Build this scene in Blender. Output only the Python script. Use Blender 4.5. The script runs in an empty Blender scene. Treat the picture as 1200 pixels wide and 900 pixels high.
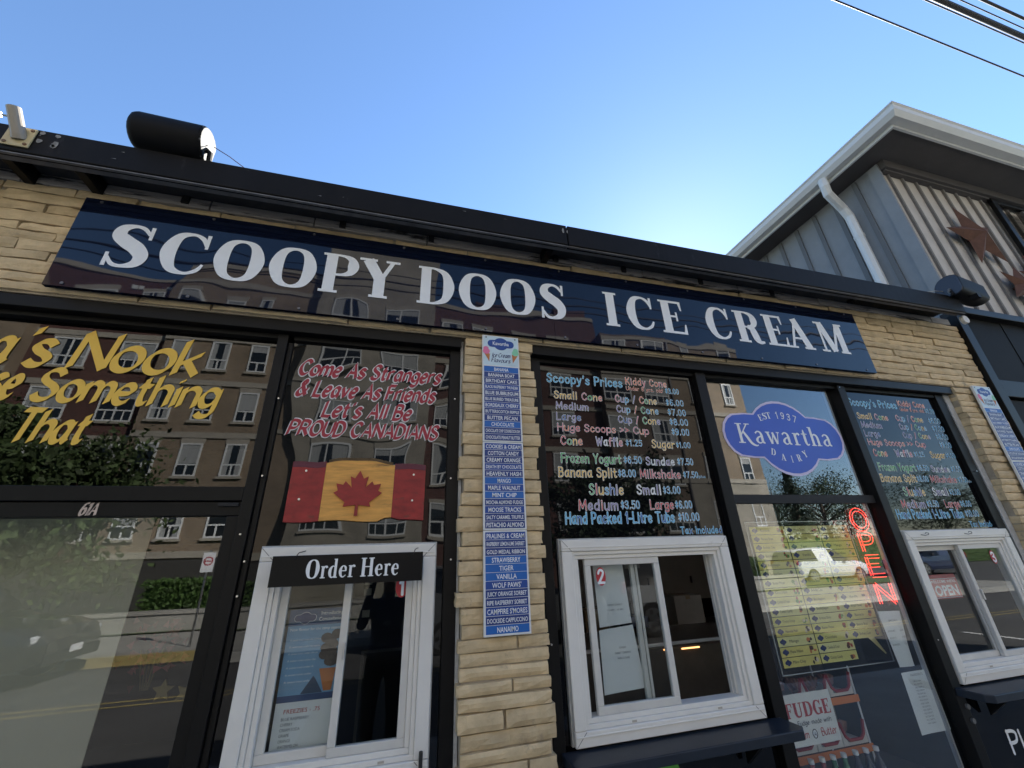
import bpy, math, random
from math import radians as R, sin, cos, pi
from mathutils import Vector, noise as mnoise

# ------------------------------------------------------------ camera, sky, sun, exposure
scene = bpy.context.scene
COL = scene.collection
CAM_Y, CAM_Z = -1.88, 1.60
cd = bpy.data.cameras.new('camera'); cam = bpy.data.objects.new('camera', cd); COL.objects.link(cam)
scene.camera = cam
cd.sensor_fit = 'HORIZONTAL'; cd.sensor_width = 36.0; cd.lens = 36.0 * 471.94 / 1200.0
cd.clip_start = 0.02; cd.clip_end = 3000
yaw, pitch, roll = 0.274632, 0.406030, -0.036613
fw = Vector((sin(yaw) * cos(pitch), cos(yaw) * cos(pitch), sin(pitch)))
r0 = Vector((cos(yaw), -sin(yaw), 0)); u0 = r0.cross(fw)
rt = r0 * cos(roll) + u0 * sin(roll); up = u0 * cos(roll) - r0 * sin(roll)
from mathutils import Matrix
cam.matrix_world = Matrix(((rt.x, up.x, -fw.x, 0), (rt.y, up.y, -fw.y, CAM_Y), (rt.z, up.z, -fw.z, CAM_Z), (0, 0, 0, 1)))

SUN_AZ, SUN_EL = R(42.5), R(35)            # azimuth from +Y towards +X
sd = Vector((sin(SUN_AZ) * cos(SUN_EL), cos(SUN_AZ) * cos(SUN_EL), sin(SUN_EL)))
world = bpy.data.worlds.new('World'); scene.world = world; world.use_nodes = True
wn = world.node_tree; bg = wn.nodes['Background']
sky = wn.nodes.new('ShaderNodeTexSky'); sky.sky_type = 'NISHITA'; sky.sun_disc = False
sky.sun_elevation = SUN_EL; sky.sun_rotation = SUN_AZ
sky.air_density = 1.0; sky.dust_density = 0.07; sky.ozone_density = 3.6
hs = wn.nodes.new('ShaderNodeHueSaturation'); hs.inputs['Saturation'].default_value = 1.04
wn.links.new(sky.outputs[0], hs.inputs['Color']); wn.links.new(hs.outputs[0], bg.inputs[0]); bg.inputs[1].default_value = 0.092
sl = bpy.data.lights.new('sun', 'SUN'); sl.energy = 5.0; sl.angle = R(0.53); sl.color = (1.0, 0.95, 0.86)
so = bpy.data.objects.new('sun', sl); COL.objects.link(so)
so.rotation_euler = (-sd).to_track_quat('-Z', 'Y').to_euler()
scene.view_settings.view_transform = 'Standard'; scene.view_settings.look = 'None'
scene.view_settings.exposure = 1.75; scene.view_settings.gamma = 1.0
scene.cycles.max_bounces = 8; scene.cycles.transparent_max_bounces = 12
scene.cycles.glossy_bounces = 4

random.seed(7)
# ------------------------------------------------------------ materials
MATS = {}
def srgb(r, g, b):
    f = lambda c: c / 12.92 if c <= 0.04045 else ((c + 0.055) / 1.055) ** 2.4
    return (f(r / 255), f(g / 255), f(b / 255), 1)
def mat(name, col, rough=0.6, metal=0.0, var=0.0, vscale=8.0, bump=0.0, bscale=40.0, bdist=0.01, spec=0.5, island=0.0, coat=0.0, emit=None, estr=0.0, stretch=None, dirt=None, ior=None):
    if name in MATS: return MATS[name]
    m = bpy.data.materials.new(name); m.use_nodes = True; nt = m.node_tree
    b = nt.nodes['Principled BSDF']; L = nt.links
    if len(col) == 3: col = (*col, 1)
    b.inputs['Base Color'].default_value = col
    b.inputs['Roughness'].default_value = rough; b.inputs['Metallic'].default_value = metal
    b.inputs['Specular IOR Level'].default_value = spec; b.inputs['Coat Weight'].default_value = coat
    b.inputs['Coat Roughness'].default_value = 0.03
    if ior: b.inputs['IOR'].default_value = ior
    if emit:
        b.inputs['Emission Color'].default_value = (*emit, 1); b.inputs['Emission Strength'].default_value = estr
    tc = nt.nodes.new('ShaderNodeTexCoord'); src = tc.outputs['Object']
    if stretch:
        mp = nt.nodes.new('ShaderNodeMapping'); mp.inputs['Scale'].default_value = stretch
        L.new(src, mp.inputs[0]); src = mp.outputs[0]
    val = None
    if var > 0 or island > 0:
        base = nt.nodes.new('ShaderNodeRGB'); base.outputs[0].default_value = col; cur = base.outputs[0]
        if var > 0:
            n = nt.nodes.new('ShaderNodeTexNoise'); n.inputs['Scale'].default_value = vscale; n.inputs['Detail'].default_value = 6
            n.inputs['Roughness'].default_value = 0.65; L.new(src, n.inputs['Vector'])
            mr = nt.nodes.new('ShaderNodeMapRange'); mr.inputs[1].default_value = 0.25; mr.inputs[2].default_value = 0.75
            mr.inputs[3].default_value = 1 - var; mr.inputs[4].default_value = 1 + var
            L.new(n.outputs[0], mr.inputs[0]); val = mr.outputs[0]
        if island > 0:
            g = nt.nodes.new('ShaderNodeNewGeometry'); mr2 = nt.nodes.new('ShaderNodeMapRange')
            mr2.inputs[3].default_value = 1 - island; mr2.inputs[4].default_value = 1 + island
            L.new(g.outputs['Random Per Island'], mr2.inputs[0])
            if val is None: val = mr2.outputs[0]
            else:
                mm = nt.nodes.new('ShaderNodeMath'); mm.operation = 'MULTIPLY'
                L.new(val, mm.inputs[0]); L.new(mr2.outputs[0], mm.inputs[1]); val = mm.outputs[0]
        vm = nt.nodes.new('ShaderNodeVectorMath'); vm.operation = 'SCALE'
        L.new(cur, vm.inputs[0]); L.new(val, vm.inputs['Scale']); cur = vm.outputs[0]
        if dirt:
            n2 = nt.nodes.new('ShaderNodeTexNoise'); n2.inputs['Scale'].default_value = dirt[1]; n2.inputs['Detail'].default_value = 8
            n2.inputs['Roughness'].default_value = 0.7
            L.new(src, n2.inputs['Vector'])
            rp = nt.nodes.new('ShaderNodeMapRange'); rp.inputs[1].default_value = dirt[2]; rp.inputs[2].default_value = dirt[2] + dirt[3]
            L.new(n2.outputs[0], rp.inputs[0])
            mx = nt.nodes.new('ShaderNodeMix'); mx.data_type = 'RGBA'
            L.new(rp.outputs[0], mx.inputs[0]); L.new(cur, mx.inputs[6]); mx.inputs[7].default_value = (*dirt[0], 1); cur = mx.outputs[2]
        L.new(cur, b.inputs['Base Color'])
    if bump > 0:
        n = nt.nodes.new('ShaderNodeTexNoise'); n.inputs['Scale'].default_value = bscale; n.inputs['Detail'].default_value = 5 if bscale > 10 else 1
        L.new(src, n.inputs['Vector'])
        bp = nt.nodes.new('ShaderNodeBump'); bp.inputs['Strength'].default_value = bump; bp.inputs['Distance'].default_value = bdist
        L.new(n.outputs[0], bp.inputs['Height']); L.new(bp.outputs[0], b.inputs['Normal'])
    MATS[name] = m; return m
def glass_mat(name, tint, ior=1.55, wav=0.0, wscale=2.0, boost=1.0):
    if name in MATS: return MATS[name]
    m = bpy.data.materials.new(name); m.use_nodes = True; nt = m.node_tree; L = nt.links
    nt.nodes.remove(nt.nodes['Principled BSDF']); out = nt.nodes['Material Output']
    tr = nt.nodes.new('ShaderNodeBsdfTransparent'); tr.inputs[0].default_value = (*tint, 1)
    gl = nt.nodes.new('ShaderNodeBsdfGlossy'); gl.inputs['Roughness'].default_value = 0.0; gl.inputs[0].default_value = (1, 1, 1, 1)
    fr = nt.nodes.new('ShaderNodeFresnel'); fr.inputs[0].default_value = ior
    ml = nt.nodes.new('ShaderNodeMath'); ml.operation = 'MULTIPLY'; ml.inputs[1].default_value = boost; ml.use_clamp = True
    mx = nt.nodes.new('ShaderNodeMixShader')
    if wav > 0:
        tc = nt.nodes.new('ShaderNodeTexCoord'); n = nt.nodes.new('ShaderNodeTexNoise'); n.inputs['Scale'].default_value = wscale; n.inputs['Detail'].default_value = 0
        L.new(tc.outputs['Object'], n.inputs['Vector'])
        bp = nt.nodes.new('ShaderNodeBump'); bp.inputs['Strength'].default_value = 1.0; bp.inputs['Distance'].default_value = wav
        L.new(n.outputs[0], bp.inputs['Height']); L.new(bp.outputs[0], gl.inputs['Normal'])
    ge = nt.nodes.new('ShaderNodeNewGeometry'); iv = nt.nodes.new('ShaderNodeMath'); iv.operation = 'SUBTRACT'; iv.inputs[0].default_value = 1.04
    m2 = nt.nodes.new('ShaderNodeMath'); m2.operation = 'MULTIPLY'
    L.new(ge.outputs['Backfacing'], iv.inputs[1]); L.new(fr.outputs[0], ml.inputs[0]); L.new(ml.outputs[0], m2.inputs[0]); L.new(iv.outputs[0], m2.inputs[1]); L.new(m2.outputs[0], mx.inputs[0])
    L.new(tr.outputs[0], mx.inputs[1]); L.new(gl.outputs[0], mx.inputs[2]); L.new(mx.outputs[0], out.inputs[0])
    MATS[name] = m; return m
def brick_mat(name, c1, c2, mortar, bw=0.22, bh=0.075, rough=0.85, var=0.2):
    if name in MATS: return MATS[name]
    m = bpy.data.materials.new(name); m.use_nodes = True; nt = m.node_tree; L = nt.links; b = nt.nodes['Principled BSDF']
    b.inputs['Roughness'].default_value = rough
    tc = nt.nodes.new('ShaderNodeTexCoord'); sp = nt.nodes.new('ShaderNodeSeparateXYZ'); cb = nt.nodes.new('ShaderNodeCombineXYZ')
    ad = nt.nodes.new('ShaderNodeMath'); ad.operation = 'ADD'
    L.new(tc.outputs['Object'], sp.inputs[0]); L.new(sp.outputs[0], ad.inputs[0]); L.new(sp.outputs[1], ad.inputs[1])
    L.new(ad.outputs[0], cb.inputs[0]); L.new(sp.outputs[2], cb.inputs[1])
    br = nt.nodes.new('ShaderNodeTexBrick'); br.inputs['Scale'].default_value = 1.04
    br.inputs['Brick Width'].default_value = bw; br.inputs['Row Height'].default_value = bh; br.inputs['Mortar Size'].default_value = 0.008
    br.inputs['Color1'].default_value = (*c1, 1); br.inputs['Color2'].default_value = (*c2, 1); br.inputs['Mortar'].default_value = (*mortar, 1)
    L.new(cb.outputs[0], br.inputs['Vector'])
    n = nt.nodes.new('ShaderNodeTexNoise'); n.inputs['Scale'].default_value = 0.6; n.inputs['Detail'].default_value = 5; L.new(cb.outputs[0], n.inputs['Vector'])
    mr = nt.nodes.new('ShaderNodeMapRange'); mr.inputs[1].default_value = .3; mr.inputs[2].default_value = .7; mr.inputs[3].default_value = 1 - var; mr.inputs[4].default_value = 1 + var
    L.new(n.outputs[0], mr.inputs[0])
    vm = nt.nodes.new('ShaderNodeVectorMath'); vm.operation = 'SCALE'; L.new(br.outputs[0], vm.inputs[0]); L.new(mr.outputs[0], vm.inputs['Scale'])
    L.new(vm.outputs[0], b.inputs['Base Color']); MATS[name] = m; return m

stone_m = mat('buff_stone', (0.58, 0.445, 0.265), 0.92, var=0.24, vscale=11, bump=0.45, bscale=80, bdist=0.004, island=0.13, dirt=((0.30, 0.24, 0.17), 6.0, 0.60, 0.10))
mortar_m = mat('stone_mortar', (0.37, 0.31, 0.23), 0.95, var=0.2, vscale=12, bump=0.7, bscale=70, bdist=0.006)
blackpaint = mat('black_frame_paint', (0.006, 0.0058, 0.006), 0.45, spec=0.2, var=0.25, vscale=14, bump=0.15, bscale=60, bdist=0.002, dirt=((0.30, 0.30, 0.31), 34.0, 0.77, 0.03))
fasciapaint = mat('black_fascia_paint', (0.0085, 0.0078, 0.008), 0.55, spec=0.14, var=0.35, vscale=5, bump=0.25, bscale=26, bdist=0.004, stretch=(1, 1, .35), dirt=((0.035, 0.035, 0.038), 7.0, 0.62, 0.1))
blackflat = mat('black_flat_paint', (0.010, 0.010, 0.011), 0.7, var=0.2, vscale=10)
weathered = mat('weathered_wood', (0.34, 0.315, 0.285), 0.9, var=0.35, vscale=9, bump=0.5, bscale=30, bdist=0.004, stretch=(0.25, 1, 2.2), dirt=((0.03, 0.028, 0.026), 7.0, 0.52, 0.06))
glossblack = mat('gloss_black_acrylic', (0.005, 0.005, 0.006), 0.015, spec=0.5, ior=1.5, bump=1.0, bscale=2.3, bdist=0.006)
gloss_flat = mat('gloss_black_vinyl', (0.004, 0.004, 0.005), 0.02, spec=0.5, ior=1.42, bump=1.0, bscale=1.6, bdist=0.002)
signblack = mat('gloss_sign_face', (0.004, 0.007, 0.020), 0.02, spec=0.5, ior=1.46, bump=1.0, bscale=2.4, bdist=0.004)
white_l = mat('white_vinyl', (0.80, 0.82, 0.84), 0.45)
pvc = mat('white_window_vinyl', (0.74, 0.715, 0.665), 0.4, var=0.06, vscale=6, bump=0.15, bscale=25, bdist=0.002, dirt=((0.40, 0.37, 0.31), 6.0, 0.65, 0.16))
pvc_in = mat('white_sash_vinyl', (0.62, 0.60, 0.555), 0.45, var=0.08, vscale=8)
navy_paint = mat('navy_shelf_paint', (0.015, 0.021, 0.032), 0.4, spec=.35, var=0.2, vscale=12, bump=0.15, bscale=30, bdist=0.002, dirt=((0.25, 0.26, 0.28), 16, 0.74, 0.04))
concrete = mat('concrete', (0.34, 0.33, 0.30), 0.9, var=0.2, vscale=1.5, bump=0.2, bscale=40, bdist=0.004)
asphalt = mat('asphalt', (0.075, 0.074, 0.072), 0.92, var=0.25, vscale=0.8, bump=0.3, bscale=60, bdist=0.004)
yellowline = mat('yellow_road_paint', (0.34, 0.27, 0.11), 0.85, var=0.3, vscale=5)
whiteline = mat('white_road_paint', (0.7, 0.7, 0.68), 0.8, var=0.2, vscale=4)
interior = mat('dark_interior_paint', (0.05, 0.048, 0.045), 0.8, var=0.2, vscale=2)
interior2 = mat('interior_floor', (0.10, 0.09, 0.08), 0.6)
blind_m = mat('pale_roller_blind', (0.64, 0.60, 0.51), 0.8, var=0.05, vscale=3)
steel = mat('steel', (0.55, 0.55, 0.56), 0.3, metal=1.0)
paper = mat('white_paper', (0.75, 0.77, 0.76), 0.8, var=0.03, vscale=4)
ink = mat('dark_ink', (0.04, 0.04, 0.05), 0.7)
red_m = mat('red_vinyl', srgb(176, 44, 52), 0.5)
glass_dark = glass_mat('dark_window_glass', (0.35, 0.36, 0.36), 1.5, 0.0022, 1.3, 1.3)
glass_clear = glass_mat('clear_window_glass', (0.88, 0.90, 0.90), 1.46, 0.0005, 2.0, 1.0)
glass_door = glass_mat('door_pane_glass', (0.80, 0.82, 0.80), 1.6, 0.0008, 1.5, 1.6)
glass_k = glass_mat('storefront_glass', (0.93, 0.95, 0.95), 1.55, 0.0008, 1.6, 2.3)
glass_acr = glass_mat('acrylic_sheet', (0.96, 0.97, 0.97), 1.35)

# ------------------------------------------------------------ mesh helpers
W = {}
def tag(o, label=None, cat=None, group=None, kind=None):
    if label: o['label'] = label
    if cat: o['category'] = cat
    if group: o['group'] = group
    if kind: o['kind'] = kind
    return o
def empty(name, loc, label=None, cat=None, group=None):
    o = bpy.data.objects.new(name, None); COL.objects.link(o); o.location = loc; o.empty_display_size = 0.1
    W[o] = Vector(loc); return tag(o, label, cat, group)
class MB:
    def __init__(s): s.v = []; s.f = []; s.m = []; s.pieces = []
    def add(s, vs, fs, m=0):
        n = len(s.v); s.v += [tuple(p) for p in vs]; s.pieces.append((vs, fs, m))
        for f in fs: s.f.append(tuple(i + n for i in f)); s.m.append(m)
        return s
    def box(s, x0, x1, y0, y1, z0, z1, m=0):
        return s.add([(x0, y0, z0), (x1, y0, z0), (x1, y1, z0), (x0, y1, z0), (x0, y0, z1), (x1, y0, z1), (x1, y1, z1), (x0, y1, z1)],
                     [(0, 3, 2, 1), (4, 5, 6, 7), (0, 1, 5, 4), (1, 2, 6, 5), (2, 3, 7, 6), (3, 0, 4, 7)], m)
    def quad(s, a, b, c, d, m=0): return s.add([a, b, c, d], [(0, 1, 2, 3)], m)
    def rect(s, x0, x1, z0, z1, y, m=0): return s.quad((x0, y, z0), (x1, y, z0), (x1, y, z1), (x0, y, z1), m)
    def poly(s, pts, y0, y1, m=0, mside=None):          # outline (x,z) CCW seen from -Y, front at y0, back at y1
        n = len(pts); mside = m if mside is None else mside
        s.add([(x, y0, z) for x, z in pts], [tuple(range(n))], m)
        s.add([(x, y1, z) for x, z in pts], [tuple(reversed(range(n)))], m)
        vs = [(x, y0, z) for x, z in pts] + [(x, y1, z) for x, z in pts]
        s.add(vs, [(i, i + n, (i + 1) % n + n, (i + 1) % n) for i in range(n)], mside); return s
    def flat(s, pts, y, m=0): return s.add([(x, y, z) for x, z in pts], [tuple(range(len(pts)))], m)
    def tube(s, pts, r, n=8, m=0, cap=True):
        pts = [Vector(p) for p in pts]; rings = []; k = len(pts)
        rr = r if isinstance(r, (list, tuple)) else [r] * k
        t0 = (pts[1] - pts[0]).normalized(); a = t0.orthogonal().normalized()
        for i in range(k):
            t = (pts[min(i + 1, k - 1)] - pts[max(i - 1, 0)])
            t = t.normalized() if t.length > 1e-9 else t0
            a = (a - t * a.dot(t)).normalized(); b = t.cross(a)
            rings.append([pts[i] + (a * cos(2 * pi * j / n) + b * sin(2 * pi * j / n)) * rr[i] for j in range(n)])
        vs = [p for rg in rings for p in rg]; fs = []
        for i in range(k - 1):
            for j in range(n):
                fs.append((i * n + j, i * n + (j + 1) % n, (i + 1) * n + (j + 1) % n, (i + 1) * n + j))
        if cap: fs += [tuple(reversed(range(n))), tuple(range((k - 1) * n, k * n))]
        return s.add(vs, fs, m)
    def ellipse(s, cx, cz, rx, rz, y, m=0, n=24):
        return s.flat([(cx + rx * cos(2 * pi * i / n), cz + rz * sin(2 * pi * i / n)) for i in range(n)], y, m)
    def build(s, name, mats, parent=None, org=None, smooth=False, bevel=0.0, seg=2):
        if org is None:
            if parent is not None: org = W[parent]
            else:
                xs = [p[0] for p in s.v]; ys = [p[1] for p in s.v]; zs = [p[2] for p in s.v]
                org = Vector(((min(xs) + max(xs)) / 2, (min(ys) + max(ys)) / 2, min(zs)))
        org = Vector(org)
        me = bpy.data.meshes.new(name)
        me.from_pydata([(p[0] - org.x, p[1] - org.y, p[2] - org.z) for p in s.v], [], s.f)
        if not isinstance(mats, (list, tuple)): mats = [mats]
        for m in mats: me.materials.append(m)
        me.polygons.foreach_set('material_index', s.m)
        if smooth: me.polygons.foreach_set('use_smooth', [True] * len(me.polygons))
        me.update()
        o = bpy.data.objects.new(name, me); COL.objects.link(o); W[o] = org
        if parent is not None: o.parent = parent; o.location = org - W[parent]
        else: o.location = org
        if bevel > 0:
            b = o.modifiers.new('bevel', 'BEVEL'); b.width = bevel; b.segments = seg; b.limit_method = 'ANGLE'; b.angle_limit = R(40)
        return o
def _each(s, name, mats, parent, bevel=0.0):
    for vs, fs, m in s.pieces:
        q = MB(); q.add(vs, fs, m); q.build(name, mats, parent, bevel=bevel)
MB.build_each = _each
def copy_tree(o, parent=None, loc=None):
    c = o.copy(); COL.objects.link(c)
    if parent is not None: c.parent = parent
    if loc is not None: c.location = loc
    W[c] = (W[parent] if parent is not None else Vector((0, 0, 0))) + c.location
    for ch in list(o.children): copy_tree(ch, c)
    return c

# ------------------------------------------------------------ lettering (stroke fonts of my own)
SK = {
'A': (7, "0,0 3.5,10 7,0|1.3,3.5 5.7,3.5"), 'B': (6, "0,0 0,10|~0,10 2.8,10 4.8,9.2 4.8,6.6 2.8,5.4 0,5.4|~0,5.4 3.2,5.4 5.6,4.2 5.6,1.4 3.2,0 0,0"),
'C': (6.8, "~6.5,8 5.4,9.5 3.5,10 1.2,8.4 0,5 1.2,1.6 3.5,0 5.4,.5 6.7,2"), 'D': (7, "0,0 0,10|~0,10 2.5,10 5.5,8.5 6.8,5 5.5,1.5 2.5,0 0,0"),
'E': (5.6, "0,0 0,10|0,10 5.4,10|0,5.3 4.4,5.3|0,0 5.6,0"), 'F': (5.4, "0,0 0,10|0,10 5.4,10|0,5.3 4.2,5.3"),
'G': (7, "~6.5,8 5.4,9.5 3.5,10 1.2,8.4 0,5 1.2,1.6 3.5,0 5.5,.5 6.8,2|6.8,1.8 6.8,4.6|4.2,4.6 6.8,4.6"), 'H': (6.8, "0,0 0,10|6.8,0 6.8,10|0,5.2 6.8,5.2"),
'I': (1, "0.5,0 0.5,10"), 'K': (6.5, "0,0 0,10|6,10 0,4.2|1.8,5.8 6.5,0"), 'L': (5.2, "0,10 0,0|0,0 5.2,0"),
'M': (8.5, "0,0 .6,10|.6,10 4.2,2|4.2,2 8,10|8,10 8.5,0"), 'N': (7, "0,0 0,10|0,10 7,0|7,0 7,10"),
'O': (7.8, "~3.9,10 1.2,8.6 0,5 1.2,1.4 3.9,0 6.6,1.4 7.8,5 6.6,8.6 3.9,10"), 'P': (6, "0,0 0,10|~0,10 3,10 5.5,9 5.8,7.2 5,5.3 3,4.5 0,4.5"),
'R': (6.4, "0,0 0,10|~0,10 3,10 5.5,9 5.8,7.2 5,5.3 3,4.5 0,4.5|2.8,4.5 6.4,0"), 'S': (5.8, "~5.4,8.3 4.2,9.7 2.5,10 .7,9 .4,7.2 1.8,5.8 4.2,4.6 5.6,3 5,1 3,0 1,.4 0,1.9"),
'T': (6.6, "3.3,0 3.3,10|0,10 6.6,10"), 'U': (6.8, "~0,10 0,6 0,3.2 1.2,.8 3.4,0 5.6,.8 6.8,3.2 6.8,6 6.8,10"), 'V': (6.6, "0,10 3.3,0|3.3,0 6.6,10"),
'W': (10, "0,10 2.6,0|2.6,0 5,8|5,8 7.4,0|7.4,0 10,10"), 'Y': (6.6, "0,10 3.3,5|6.6,10 3.3,5|3.3,5 3.3,0"),
'a': (5.8, "~5,5 3.6,6.4 1.6,6 .2,3.6 .8,.8 2.4,.1 4,1.3 5,4.2|~5.1,6.4 4.8,2.4 5,.6 5.8,.2"),
'b': (5.4, "0,10 0,0|~0,4.5 1.5,6.3 3.6,6.4 5.2,4.6 5.2,1.8 3.6,.1 1.4,.2 0,1.6"), 'c': (4.8, "~4.6,5.2 3.2,6.5 1.4,6 0,3.4 .8,.8 2.6,0 4.6,1.2"),
'd': (5.6, "5.3,10 5.3,0|~5.3,5 3.8,6.4 1.6,6 .1,3.4 .9,.7 2.6,0 4.2,.9 5.3,2.4"), 'e': (5, "~.4,3.3 3,3.3 4.6,4 4.4,5.6 3,6.5 1.2,5.8 0,3.2 .8,.8 2.6,0 4.6,1.1"),
'f': (4, "~4.4,9.3 3.2,10 2,9 1.7,7 1.6,0|0,6.3 3.8,6.3"), 'g': (5.5, "~5.2,5 3.6,6.4 1.4,6 0,3.5 .8,1 2.4,.4 4.2,1.5 5.2,3.5|~5.3,6.4 5.1,-1 3.8,-2.8 1.6,-3 .2,-2"),
'h': (5.3, "0,10 0,0|~0,4 1.6,6 3.4,6.5 4.9,5.4 5,3.5 5,0"), 'i': (1.2, ".6,6.4 .6,0|.6,8.3 .6,9.1"), 'k': (5, "0,10 0,0|4.6,6.3 0,2.6|1.6,3.9 5,0"),
'l': (1.2, ".6,10 .6,0"), 'm': (8.2, "0,6.4 0,0|~0,4 1.4,6.2 2.8,6.4 4,5 4,0|~4,4 5.4,6.2 6.8,6.4 8,5 8,0"), 'n': (5.2, "0,6.4 0,0|~0,4 1.6,6 3.4,6.5 4.9,5.4 5,3.5 5,0"),
'o': (5.6, "~2.8,6.5 .8,5.5 0,3.2 .8,.9 2.8,0 4.8,.9 5.6,3.2 4.8,5.5 2.8,6.5"), 'p': (5.4, "0,6.4 0,-3|~0,4.5 1.5,6.3 3.6,6.4 5.2,4.6 5.2,1.8 3.6,.1 1.4,.2 0,1.6"),
'r': (3.8, "0,6.4 0,0|~0,3.6 1.2,5.8 2.6,6.5 3.8,6"), 's': (4.4, "~4.2,5.4 2.8,6.5 1,6.2 .4,5 1.6,3.7 3.4,2.8 4.3,1.6 3.4,.2 1.6,0 0,1"),
't': (3.8, "~1.6,9 1.5,5 1.5,2 2.2,.2 3.8,.6|0,6.3 3.6,6.3"), 'u': (5.4, "~0,6.4 0,4 0,2.2 .8,.3 2.4,0 4.2,1 5.2,3|5.2,6.4 5.2,0"),
'v': (5, "0,6.4 2.5,0|2.5,0 5,6.4"), 'w': (7.4, "0,6.4 1.8,0|1.8,0 3.7,5.4|3.7,5.4 5.6,0|5.6,0 7.4,6.4"), 'x': (5, "0,6.4 5,0|0,0 5,6.4"), 'y': (5.2, "0,6.4 2.7,.4|~5.2,6.4 2.9,0 1.6,-2.6 0,-3"),
'z': (4.6, "0,6.4 4.4,6.4|4.4,6.4 0,0|0,0 4.6,0"), '4': (5.4, "4,0 4,10|4,10 0,3|0,3 5.4,3"),
'0': (5.2, "~2.6,10 .6,8.6 0,5 .6,1.4 2.6,0 4.6,1.4 5.2,5 4.6,8.6 2.6,10"), '1': (2.4, "0,8 1.8,10|1.8,10 1.8,0"), '2': (5.2, "~.2,7.8 1.2,9.6 3,10 4.8,9 4.8,7 3,4 0,0|0,0 5.2,0"),
'3': (5, "~.2,8.6 2,10 4.2,9.4 4.6,7.4 3.4,5.7 1.8,5.4|~1.8,5.4 4,4.8 5,3 4.2,.8 2,0 0,1.4"), '5': (5, "4.8,10 .8,10|.8,10 .5,5.8|~.5,5.8 2.6,6.4 4.6,5.2 5,3 4,.7 2,0 0,1.2"),
'6': (5, "~4.6,9.3 3,10 1.2,8.4 0,4 .6,1.2 2.6,0 4.6,1.2 5,3.4 3.8,5.6 2,5.6 .3,3.8"), '7': (5, "0,10 5,10|5,10 1.6,0"),
'8': (5, "~2.6,5.4 .6,6.6 .6,8.9 2.6,10 4.6,8.9 4.6,6.6 2.6,5.4 .2,3.8 .2,1.2 2.6,0 5,1.2 5,3.8 2.6,5.4"), '9': (5, "~.4,.7 2,0 3.8,1.6 5,6 4.4,8.8 2.4,10 .4,8.8 0,6.6 1.2,4.4 3,4.4 4.7,6.2"),
'$': (4.8, "~4.4,7.4 3,8.5 1.2,8.2 .6,6.8 2,5.6 3.6,4.6 4.4,3.2 3.6,1.8 1.8,1.5 .2,2.6|2.5,9.8 2.3,.2"), '&': (7, "~6.8,0 3,5.6 1.8,8.4 3,10 4.4,9 4,7 1,4.2 0,2 1,.2 3,0 5.4,2 6.6,4.6"),
"'": (1.2, ".8,10 .5,7.8"), '-': (3.6, ".3,3.8 3.3,3.8"), '/': (4, "0,-.6 4,10.4"), '>': (5, "0,7.5 4.6,4.8|4.6,4.8 0,2.2"), '.': (1.2, ".4,.2 .8,.8"), ',': (1.2, ".8,.8 .2,-1.6"),
}
def _cr(pts, n=6):
    cyc = len(pts) > 3 and pts[0][:2] == pts[-1][:2]
    P = pts[:-1] if cyc else pts; k = len(P); out = []
    rng = range(k) if cyc else range(k - 1)
    for i in rng:
        g = (lambda j: P[j % k]) if cyc else (lambda j: P[max(0, min(k - 1, j))])
        p0, p1, p2, p3 = g(i - 1), g(i), g(i + 1), g(i + 2)
        for t in range(n):
            u = t / n
            out.append(tuple(0.5 * (2 * b + (c - a) * u + (2 * a - 5 * b + 4 * c - d) * u * u + (3 * b - a - 3 * c + d) * u ** 3) for a, b, c, d in zip(p0, p1, p2, p3)))
    out.append(P[0] if cyc else P[-1]); return out, cyc
def strokes_of(ch):
    wd, s = SK[ch]; res = []
    for part in s.split('|'):
        sm = part[0] == '~'; pts = [tuple(float(c) for c in q.split(',')) for q in part.lstrip('~').split()]
        res.append(_cr(pts) if sm else (pts, False))
    return wd, res
_lay = [0]
def ribbon(mb, pts, widths, y, m, nib=None, cyc=False, ext=0.0, rnd=False):
    k = len(pts)
    if k < 2: return
    pts = [Vector((p[0], p[1])) for p in pts]
    L = []; Rr = []
    for i in range(k):
        if cyc: t = pts[(i + 1) % (k - 1)] - pts[(i - 1) % (k - 1)]
        else: t = pts[min(i + 1, k - 1)] - pts[max(i - 1, 0)]
        if t.length < 1e-9: t = Vector((1, 0))
        t.normalize(); nn = Vector((-t.y, t.x)); p = pts[i].copy()
        if not cyc and i == 0: p -= t * ext
        if not cyc and i == k - 1: p += t * ext
        if nib:
            nv, th = nib; o = nv * 0.5; sgn = 1 if nn.dot(o) >= 0 else -1
            o = o + nn * sgn * th * 0.5
            if sgn < 0: o = -o
        else: o = nn * widths[i] * 0.5
        L.append(p + o); Rr.append(p - o)
    _lay[0] = (_lay[0] + 1) % 7
    base = y - _lay[0] * 0.00008
    vs = []
    for i in range(k):
        yy = base - 0.00001 * (i % 8) if k > 2 else base
        vs.append((Rr[i].x, yy, Rr[i].y)); vs.append((L[i].x, yy, L[i].y))
    mb.add(vs, [(2 * i, 2 * i + 2, 2 * i + 3, 2 * i + 1) for i in range(k - 1)], m)
    if rnd and not cyc:
        for e, s0 in ((0, -1), (k - 1, 1)):
            c = (L[e] + Rr[e]) * 0.5; rad = (L[e] - Rr[e]).length * 0.5
            mb.add([(c.x + rad * cos(a * pi / 4), base - 0.00012, c.y + rad * sin(a * pi / 4)) for a in range(8)], [tuple(range(8))], m)
def sk_width(text, track=1.9, space=3.6):
    return sum((space if c == ' ' else SK[c][0] + track) for c in text) - track
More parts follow.
